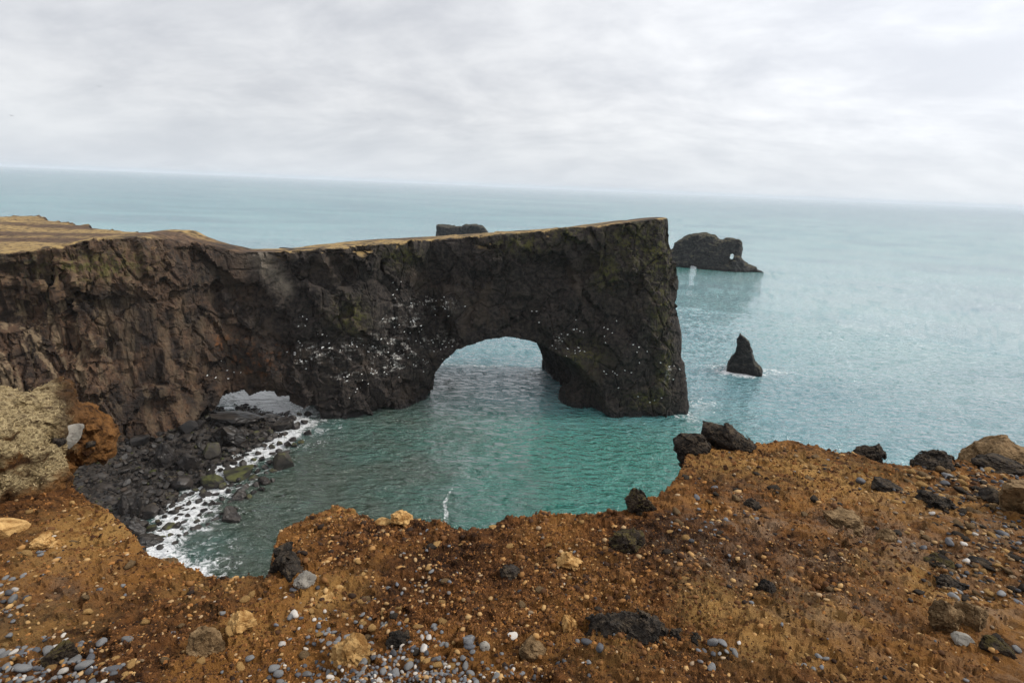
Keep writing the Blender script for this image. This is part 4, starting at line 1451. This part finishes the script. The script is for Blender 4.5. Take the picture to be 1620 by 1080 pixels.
feature('stone', 766, 1046, 17, 17, M_GREY, 'light grey stone touching the round blue grey one', 854, cat='stone', cuts=6, sink=0.2)
feature('lava_rock', 100, 1060, 46, 36, M_LAVA_MOSS, 'dark brown lava rock among the corner pebbles', 855, craggy=0.12, sink=0.25)
feature('boulder', 484, 940, 36, 22, M_GREY, 'grey lichen crusted rock at the foot of the soil bluff', 859, craggy=0.10, sink=0.3)
feature('lava_rock', 1188, 810, 28, 24, M_LAVA, 'small dark mound shaped rock in mid slope', 861, craggy=0.17, sink=0.42)
feature('lava_rock', 1330, 838, 60, 30, M_BUFF, 'flat brown rock ledge breaking through the scuffed soil', 863, craggy=0.11, sink=0.5)
feature('lava_rock', 1398, 865, 30, 28, M_BUFF, 'small brown rock below the flat ledge', 865, craggy=0.11, sink=0.3)
feature('lava_rock', 1474, 806, 52, 26, M_LAVA, 'crumbling dark lava patch beside the gravel', 867, craggy=0.14, sink=0.4)
feature('lava_rock', 1564, 803, 36, 20, M_LAVA, 'smooth charcoal rock in the gravel by the squared boulder', 869, cuts=8, sink=0.2)
feature('lava_rock', 1545, 903, 30, 14, M_LAVA, 'oval charcoal stone at the gravel edge', 871, cuts=8, sink=0.25)
feature('lava_rock', 1402, 782, 46, 18, M_LAVA, 'low dark rock rib in the orange soil', 873, craggy=0.12, sink=0.4)
feature('lava_rock', 1210, 936, 32, 24, M_LAVA, 'dark crumbly lump in the middle of the brown slope', 875, craggy=0.17, sink=0.5)
feature('lava_rock', 1480, 905, 40, 18, M_LAVA_MOSS, 'low brown lava lump above the leaning buff rocks', 877, craggy=0.12, sink=0.4)
feature('lava_rock', 1500, 935, 46, 26, M_LAVA, 'ragged dark lava lump uphill of the leaning buff rocks', 879, craggy=0.14, sink=0.35)
feature('tuff_clod', 900, 898, 44, 24, M_TAN, 'lumpy tan clod in the middle of the bluff', 883, cat='clod', craggy=0.11, sink=0.35)
feature('tuff_clod', 520, 950, 58, 18, M_TAN, 'flat ochre ledge of soil below the bluff', 885, cat='clod', craggy=0.11, sink=0.55)
feature('tuff_clod', 70, 870, 32, 20, M_TAN, 'lumpy tan clod in a nest of blue pebbles', 887, cat='clod', craggy=0.11, sink=0.2)
feature('tuff_clod', 90, 868, 24, 16, M_TAN, 'smaller tan clod beside the pebble nest', 889, cat='clod', craggy=0.11, sink=0.25)
# rocks set in the hummock and beyond it
feature('rock_plate', 0, 0, 38, 34, M_GREY, 'cracked grey rock plate set in the orange soil of the hummock', 891, on=hummock_world(0.27, -0.12, 0.04), cuts=16, lo=0.35, hi=0.7, depth=0.5, sink=0.5, rough=0.08, yaw=0.3)
feature('lava_rock', 0, 0, 18, 14, M_LAVA, 'small black stone stuck in the hummock beside the grey plate', 893, on=hummock_world(0.16, -0.02, 0.03), sink=0.5)
feature('lava_rock', 0, 0, 14, 11, M_LAVA, 'small black stone stuck in the hummock nose', 895, on=hummock_world(0.44, -0.22, 0.02), sink=0.5)

# ------------------------------------------------------------------ pebbles and small stones
PEB = [make_mesh('pebble', *rock_verts(2, 900 + i, 10, 0.16, 1.0, 0.5, 0.9)) for i in range(7)]
ANG = [make_mesh('stone', *rock_verts(2, 930 + i, 8, 0.34, 0.7, 0.5, 0.9)) for i in range(8)]
KIND = {}
for nm, mt_ in (('slate', M_SLATE), ('dark', M_DARKP), ('pale', M_PALE)):
    KIND[nm] = []
    for b in PEB:
        q = b.copy(); q.materials.clear(); q.materials.append(mt_); KIND[nm].append(q)
for nm, mt_ in (('tan', M_TAN), ('lava', M_LAVA), ('buff', M_BUFF)):
    KIND[nm] = []
    for b in ANG:
        q = b.copy(); q.materials.clear(); q.materials.append(mt_); KIND[nm].append(q)

LAB = {
    'slate': ('pebble', 'smooth blue grey beach pebble lying on the brown soil', 'pebble', 'loose blue grey pebbles'),
    'dark': ('pebble', 'rounded charcoal pebble lying loose on the clifftop', 'pebble', 'loose charcoal pebbles'),
    'pale': ('pebble', 'whitish smooth pebble lying loose on the clifftop', 'pebble', 'loose whitish pebbles'),
    'tan': ('stone', 'small lumpy tan stone resting on the brown soil', 'stone', 'small tan stones in the soil'),
    'lava': ('stone', 'small rough black lava stone on the brown soil', 'stone', 'small black lava stones'),
    'buff': ('stone', 'small dull brown stone half sunk in soil', 'stone', 'small brown stones'),
}
HEAP = {
    'slate': ('pebble', 'smooth blue grey pebble in a crowded pebble heap', 'pebble', 'blue grey pebbles in the heaps'),
    'dark': ('pebble', 'charcoal pebble in a crowded pebble heap', 'pebble', 'charcoal pebbles in the heaps'),
    'pale': ('pebble', 'whitish pebble in a crowded pebble heap', 'pebble', 'whitish pebbles in the heaps'),
}
waiting = []


def put(kind, p, s, flat=0.62, heap=False, sink=0.3):
    waiting.append((s / ((p - CAM) @ FWD), kind, p, s, flat, heap, sink))


def place_waiting():
    """the 300 pebbles and 300 stones that show largest are things; what is left is gravel"""
    rest = []
    left = {'pebble': 300, 'stone': 300 - 5}
    for q in sorted(waiting, key=lambda q: -q[0]):
        _, kind, p, s, flat, heap, sink = q
        info = (HEAP if heap and kind in HEAP else LAB)[kind]
        qx_, qy_, _d = project(p)
        if left[info[0]] <= 0 or not (-15 < qx_ < 1635 and qy_ < 1090):
            rest.append(q)
            continue
        left[info[0]] -= 1
        o = link(info[0], random.choice(KIND[kind]), None, loc=(p[0], p[1], p[2] + s * flat * (1 - 2 * sink)), label=info[1], cat=info[2], group=info[3])
        o.scale = (s * random.uniform(0.95, 1.35), s * random.uniform(0.7, 1.0), s * flat * random.uniform(0.8, 1.2))
        o.rotation_euler = (random.uniform(-0.35, 0.35), random.uniform(-0.35, 0.35), random.uniform(0, 6.3))
    return rest


def sprinkle(n, sampler, kinds, size, heap=False, gap=0.8, sink=0.3, flat=0.62):
    """n stones with screen-sized diameters in px of the photograph turned into metres on the ground"""
    pts = np.array([sampler() for _ in range(n)])
    Q, ok = ground_hit(pts[:, 0], pts[:, 1])
    done = []
    names = list(kinds); wts = list(kinds.values())
    for i in np.where(ok)[0]:
        mp = ((Q[i] - CAM) @ FWD) / FPX
        s = size() * mp / 2
        if gap > 0 and any(abs(Q[i][0] - a[0]) < gap * (s + b) and abs(Q[i][1] - a[1]) < gap * (s + b) for a, b in done):
            continue
        done.append((Q[i], s))
        put(random.choices(names, wts)[0], Q[i], s, flat, heap, sink)


def gauss(cx_, cy_, sx_, sy_):
    return lambda: (random.gauss(cx_, sx_), random.gauss(cy_, sy_))


def box(x0, x1, y0, y1):
    return lambda: (random.uniform(x0, x1), random.uniform(y0, y1))


def szf(lo, k, hi):
    return lambda: min(lo * random.paretovariate(k), hi)


mixp = {'slate': 6, 'dark': 2.2, 'pale': 1.8, 'tan': 1.6}
# crowded heaps
sprinkle(1300, lambda: (random.gauss(610, 82), 1124 - abs(random.gauss(0, 42))), mixp, szf(6, 2.6, 17), True, 0.62, 0.28)
sprinkle(420, lambda: (random.triangular(-40, 240, 40), 1122 - abs(random.gauss(0, 34))), mixp, szf(8, 2.4, 23), True, 0.64, 0.28)
sprinkle(36, gauss(500, 1005, 22, 20), mixp, szf(7, 3.0, 17), True, 0.75, 0.22)
sprinkle(40, gauss(8, 962, 16, 16), mixp, szf(8, 3.0, 17), True, 0.75, 0.22)
sprinkle(40, gauss(80, 872, 15, 8), {'slate': 3, 'tan': 4, 'pale': 0.6}, szf(4.5, 2.8, 10), False, 0.75, 0.22)
sprinkle(60, gauss(668, 930, 24, 22), {'slate': 4, 'tan': 5}, szf(4.5, 2.6, 12), False, 0.8, 0.25)
sprinkle(40, gauss(620, 985, 50, 20), {'slate': 4, 'tan': 5}, szf(5, 2.6, 13), False, 0.8, 0.25)
sprinkle(40, gauss(1120, 840, 46, 14), {'slate': 5, 'tan': 2, 'dark': 3}, szf(4, 2.6, 10), False, 0.8, 0.25)
sprinkle(22, gauss(1130, 1050, 20, 12), mixp, szf(8, 3, 17), False, 0.8, 0.22)
sprinkle(10, gauss(920, 1050, 14, 18), mixp, szf(8, 3, 18), False, 0.8, 0.22)
sprinkle(12, gauss(1290, 1060, 12, 10), mixp, szf(8, 3, 18), False, 0.8, 0.22)
# the gravel bank on the right
sprinkle(1350, lambda: (random.triangular(1420, 1850, 1600), random.uniform(748, 960)), {'slate': 0.6, 'dark': 1.6, 'tan': 2.6, 'buff': 4.0, 'lava': 3.0, 'pale': 0.2}, szf(4.2, 1.9, 16), False, 0.5, 0.36)
sprinkle(220, lambda: (random.triangular(1400, 1640, 1500), random.uniform(742, 800)), {'dark': 1, 'tan': 2.5, 'buff': 3, 'lava': 3}, szf(5, 2.0, 17), False, 0.55, 0.36)
# loose over the soil
sprinkle(620, box(-350, 2000, 800, 1110), {'tan': 6, 'buff': 4, 'slate': 0.6, 'lava': 1.4, 'pale': 0.1, 'dark': 0.5}, szf(3.4, 1.9, 16), False, 1.0, 0.40)
sprinkle(140, box(-10, 420, 860, 1085), {'tan': 7, 'buff': 3, 'slate': 1.0, 'pale': 0.2, 'dark': 0.3}, szf(4, 2.0, 18), False, 1.0, 0.40)
sprinkle(150, box(440, 1000, 830, 1020), {'tan': 6, 'buff': 3, 'slate': 0.5, 'lava': 1.2}, szf(3.6, 2.0, 16), False, 1.0, 0.40)
sprinkle(180, box(1050, 1480, 710, 900), {'tan': 3, 'buff': 4, 'slate': 0.6, 'lava': 2.5, 'dark': 0.7}, szf(4, 1.8, 17), False, 1.0, 0.36)
rest = place_waiting()
print('stones', len(waiting), 'rest', len(rest))

# crumbs of soil and grit, far too many to count
NC = 36000
cth = np.concatenate([rng.uniform(-0.86, 0.86, NC - 6000), rng.uniform(-1.55, 1.55, 6000)])
m_edge = CAM_H / edge_r(cth) + slope_at(cth)
cm_ = m_edge + (1.35 - m_edge) * rng.uniform(0, 1, NC) ** 1.05
cr = CAM_H / (cm_ - slope_at(cth))
Q = np.stack([np.sin(cth) * cr, np.cos(cth) * cr, np.zeros(NC)], 1)
Q[:, 2] = gz(Q[:, 0], Q[:, 1])
patchy = fbm(Q * np.array([1, 1, 0]), 0.8, 3, 0.5, 951)
Q = Q[rng.uniform(size=NC) < sstep(patchy, -0.15, 0.35) * 0.92 + 0.08]
mp = ((Q - CAM) @ FWD) / FPX
s = (1.7 * (1 + rng.pareto(1.9, len(Q)))).clip(1.7, 10.0) * mp * 0.6
S = np.stack([s * rng.uniform(0.9, 1.4, len(s)), s * rng.uniform(0.7, 1.1, len(s)), s * rng.uniform(0.5, 0.9, len(s))], 1)
M_CRUMB = mat_tinted('soil_crumbs', [(0.022, 0.014, 0.010), (0.060, 0.028, 0.013), (0.125, 0.056, 0.021), (0.22, 0.105, 0.035), (0.40, 0.215, 0.075), (0.46, 0.29, 0.125), (0.17, 0.17, 0.18)], 0.95)
crumb = [rock_verts(1, 960 + i, 4, 0.2, 0.9, 0.5, 0.9) for i in range(6)]
tn = np.clip(rng.beta(1.1, 1.5, len(s)) * 0.92 + (rng.uniform(size=len(s)) < 0.03) * 0.4, 0, 1)
merged('soil_crumbs', crumb, Q, S, rng.uniform(0, 6.3, len(s)), M_CRUMB, tn, kind='stuff', label='loose crumbs and grit strewn over the brown soil')
# the soil itself breaks into small clods of its own colour
NS = 54000
cth = np.concatenate([rng.uniform(-0.86, 0.86, NS - 9000), rng.uniform(-1.55, 1.55, 9000)])
m_edge = CAM_H / edge_r(cth) + slope_at(cth)
cm_ = m_edge + (1.3 - m_edge) * rng.uniform(0, 1, NS) ** 1.1
cr = CAM_H / (cm_ - slope_at(cth))
Q = np.stack([np.sin(cth) * cr, np.cos(cth) * cr, np.zeros(NS)], 1)
Q[:, 2] = gz(Q[:, 0], Q[:, 1])
Q = Q[rng.uniform(size=NS) < 0.22 + 0.78 * sstep(fbm(Q * np.array([1, 1, 0]), 1.1, 3, 0.55, 957), -0.22, 0.12)]
NS = len(Q)
mp = ((Q - CAM) @ FWD) / FPX
s = (1.6 * (1 + rng.pareto(2.6, NS))).clip(1.6, 6.0) * mp * 0.7
S = np.stack([s * rng.uniform(0.8, 1.5, NS), s * rng.uniform(0.7, 1.2, NS), s * rng.uniform(0.6, 1.1, NS)], 1)
octa_v = np.array([(1, 0, 0), (-1, 0, 0), (0, 1, 0), (0, -1, 0), (0, 0, 1), (0, 0, -1)], float)
octa_f = np.array([(0, 2, 4), (2, 1, 4), (1, 3, 4), (3, 0, 4), (2, 0, 5), (1, 2, 5), (3, 1, 5), (0, 3, 5)])
octs = [(octa_v + np.random.default_rng(70 + i).normal(0, 0.22, (6, 3)), octa_f) for i in range(6)]
M_CLOD = mat_tinted('soil_clods', [(0.020, 0.010, 0.006), (0.055, 0.023, 0.009), (0.130, 0.055, 0.018), (0.235, 0.100, 0.030), (0.36, 0.165, 0.048)], 0.95)
big_tone = fbm(Q * np.array([1, 1, 0]), 0.9, 3, 0.5, 953)
oc_ = merged('soil_clods', octs, Q, S, rng.uniform(0, 6.3, NS), M_CLOD, np.clip(0.5 + 0.55 * big_tone + rng.normal(0, 0.22, NS), 0, 1), kind='stuff', label='fine rusty soil clods covering the clifftop ground')
oc_.data.polygons.foreach_set('use_smooth', np.zeros(len(oc_.data.polygons), bool))
M_GRAVEL = mat_tinted('small_gravel', [(0.030, 0.024, 0.021), (0.065, 0.066, 0.072), (0.145, 0.152, 0.165), (0.20, 0.130, 0.065), (0.36, 0.215, 0.085), (0.45, 0.41, 0.36)], 0.8)
TINT = {'lava': 0.0, 'dark': 0.2, 'slate': 0.4, 'buff': 0.6, 'tan': 0.8, 'pale': 1.0}
bits = [rock_verts(2, 980 + i, 5, 0.14, 0.9, 0.6, 0.92) for i in range(7)]
P_ = np.array([q[2] for q in rest]); s = np.array([q[3] for q in rest])
P_[:, 2] += s * 0.25
S = np.stack([s * rng.uniform(0.95, 1.3, len(s)), s * rng.uniform(0.7, 1.0, len(s)), s * rng.uniform(0.5, 0.75, len(s))], 1)
merged('small_gravel', bits, P_, S, rng.uniform(0, 6.3, len(s)), M_GRAVEL, np.clip(np.array([TINT[q[1]] for q in rest]) + rng.normal(0, 0.04, len(s)), 0, 1), kind='stuff', label='remaining small gravel scattered over the slope')


# ------------------------------------------------------------------ seabirds
def bird_mesh():
    bm = bmesh.new()
    def ellip(c_, r_, u, v_):
        res = bmesh.ops.create_uvsphere(bm, u_segments=u, v_segments=v_, radius=1.0)
        for q in res['verts']:
            q.co = Vector((q.co.x * r_[0] + c_[0], q.co.y * r_[1] + c_[1], q.co.z * r_[2] + c_[2]))
    ellip((0, 0, 0.15), (0.13, 0.22, 0.13), 6, 4)
    ellip((0, 0.19, 0.28), (0.07, 0.08, 0.07), 5, 3)
    a = bm.verts.new((0, -0.18, 0.13)); b = bm.verts.new((-0.05, -0.36, 0.09)); c_ = bm.verts.new((0.05, -0.36, 0.09))
    d = bm.verts.new((0, -0.2, 0.17))
    bm.faces.new((a, b, c_)); bm.faces.new((d, c_, b)); bm.faces.new((a, d, b)); bm.faces.new((a, c_, d))
    me = bpy.data.meshes.new('seabird'); bm.to_mesh(me); bm.free()
    for q in me.polygons:
        q.use_smooth = True
    return me


def flying_mesh():
    bm = bmesh.new()
    res = bmesh.ops.create_uvsphere(bm, u_segments=6, v_segments=5, radius=1.0)
    for q in res['verts']:
        q.co = Vector((q.co.x * 0.09, q.co.y * 0.28, q.co.z * 0.08))
    for sgn in (-1, 1):
        prof = [(0.05, 0.10, 0.0), (0.05, -0.08, 0.0), (0.36, -0.02, 0.13), (0.36, 0.13, 0.13), (0.75, -0.10, 0.03), (0.72, -0.03, 0.03)]
        up_ = [bm.verts.new((sgn * a, b, c_ + 0.012)) for a, b, c_ in prof]
        dn_ = [bm.verts.new((sgn * a, b, c_ - 0.012)) for a, b, c_ in prof]
        for L_ in (up_, dn_):
            bm.faces.new((L_[0], L_[1], L_[2], L_[3])); bm.faces.new((L_[3], L_[2], L_[4], L_[5]))
        ring = [0, 1, 2, 4, 5, 3]
        for i in range(6):
            a, b = ring[i], ring[(i + 1) % 6]
            bm.faces.new((up_[a], up_[b], dn_[b], dn_[a]))
    bmesh.ops.recalc_face_normals(bm, faces=bm.faces)
    me = bpy.data.meshes.new('flying_seabird'); bm.to_mesh(me); bm.free()
    return me


mt, t, p = material('white_plumage')
p.inputs['Base Color'].default_value = (0.78, 0.77, 0.74, 1)
p.inputs['Roughness'].default_value = 0.7
BM = bird_mesh(); BM.materials.append(mt)
for pos_, nrm_ in PERCHES[:240]:
    o = link('seabird', BM, None, loc=tuple(pos_ + nrm_ * 0.18 + np.array([0, 0, 0.02])), label='white seabird perched on a ledge of the dark headland', cat='bird', group='seabirds on the cliff ledges')
    k = random.uniform(0.9, 1.35)
    o.scale = (k, k, k)
    o.rotation_euler = (0, 0, random.uniform(0, 6.3))
mt2, t2, p2 = material('grey_plumage')
p2.inputs['Base Color'].default_value = (0.16, 0.16, 0.17, 1)
p2.inputs['Roughness'].default_value = 0.7
FB = flying_mesh(); FB.materials.append(mt2)
for i, (a, b, d) in enumerate(((157, 137, 230), (18, 183, 230), (600, 189, 300))):
    o = link('seabird', FB, None, loc=tuple(at_range(a, b, d)), label='dark seabird gliding against the grey cloud', cat='bird', group='seabirds in flight')
    o.rotation_euler = (0, random.uniform(-0.3, 0.3), random.uniform(-0.6, 0.6))

# ------------------------------------------------------------------ sea air
hb = bpy.data.meshes.new('haze')
bm = bmesh.new()
bmesh.ops.create_cube(bm, size=1.0)
for q in bm.verts:
    q.co = Vector((q.co.x * 110000, q.co.y * 110000, -6.0 if q.co.z < 0 else 140.0))
bm.to_mesh(hb); bm.free()
mh = bpy.data.materials.new('sea_air')
mh.use_nodes = True
mh.node_tree.nodes.clear()
th_ = NT(mh.node_tree)
ov = th_.n('ShaderNodeOutputMaterial')
pv = th_.n('ShaderNodeVolumePrincipled')
pv.inputs['Color'].default_value = (0.90, 0.94, 1.0, 1)
pv.inputs['Density'].default_value = HAZE_DENSITY
th_.l(pv.outputs[0], ov.inputs['Volume'])
hz = link('haze', hb, mh, kind='stuff', label='thin pale sea haze over the whole coast')
_by = sorted(((len(q.loops) - 2 * len(q.polygons), q.name) for q in bpy.data.meshes if q.users), reverse=True)
print('largest', _by[:14])
print('triangles', sum(len(o.data.loops) - 2 * len(o.data.polygons) for o in {o.data.name: o for o in bpy.data.objects if o.type == 'MESH'}.values()))
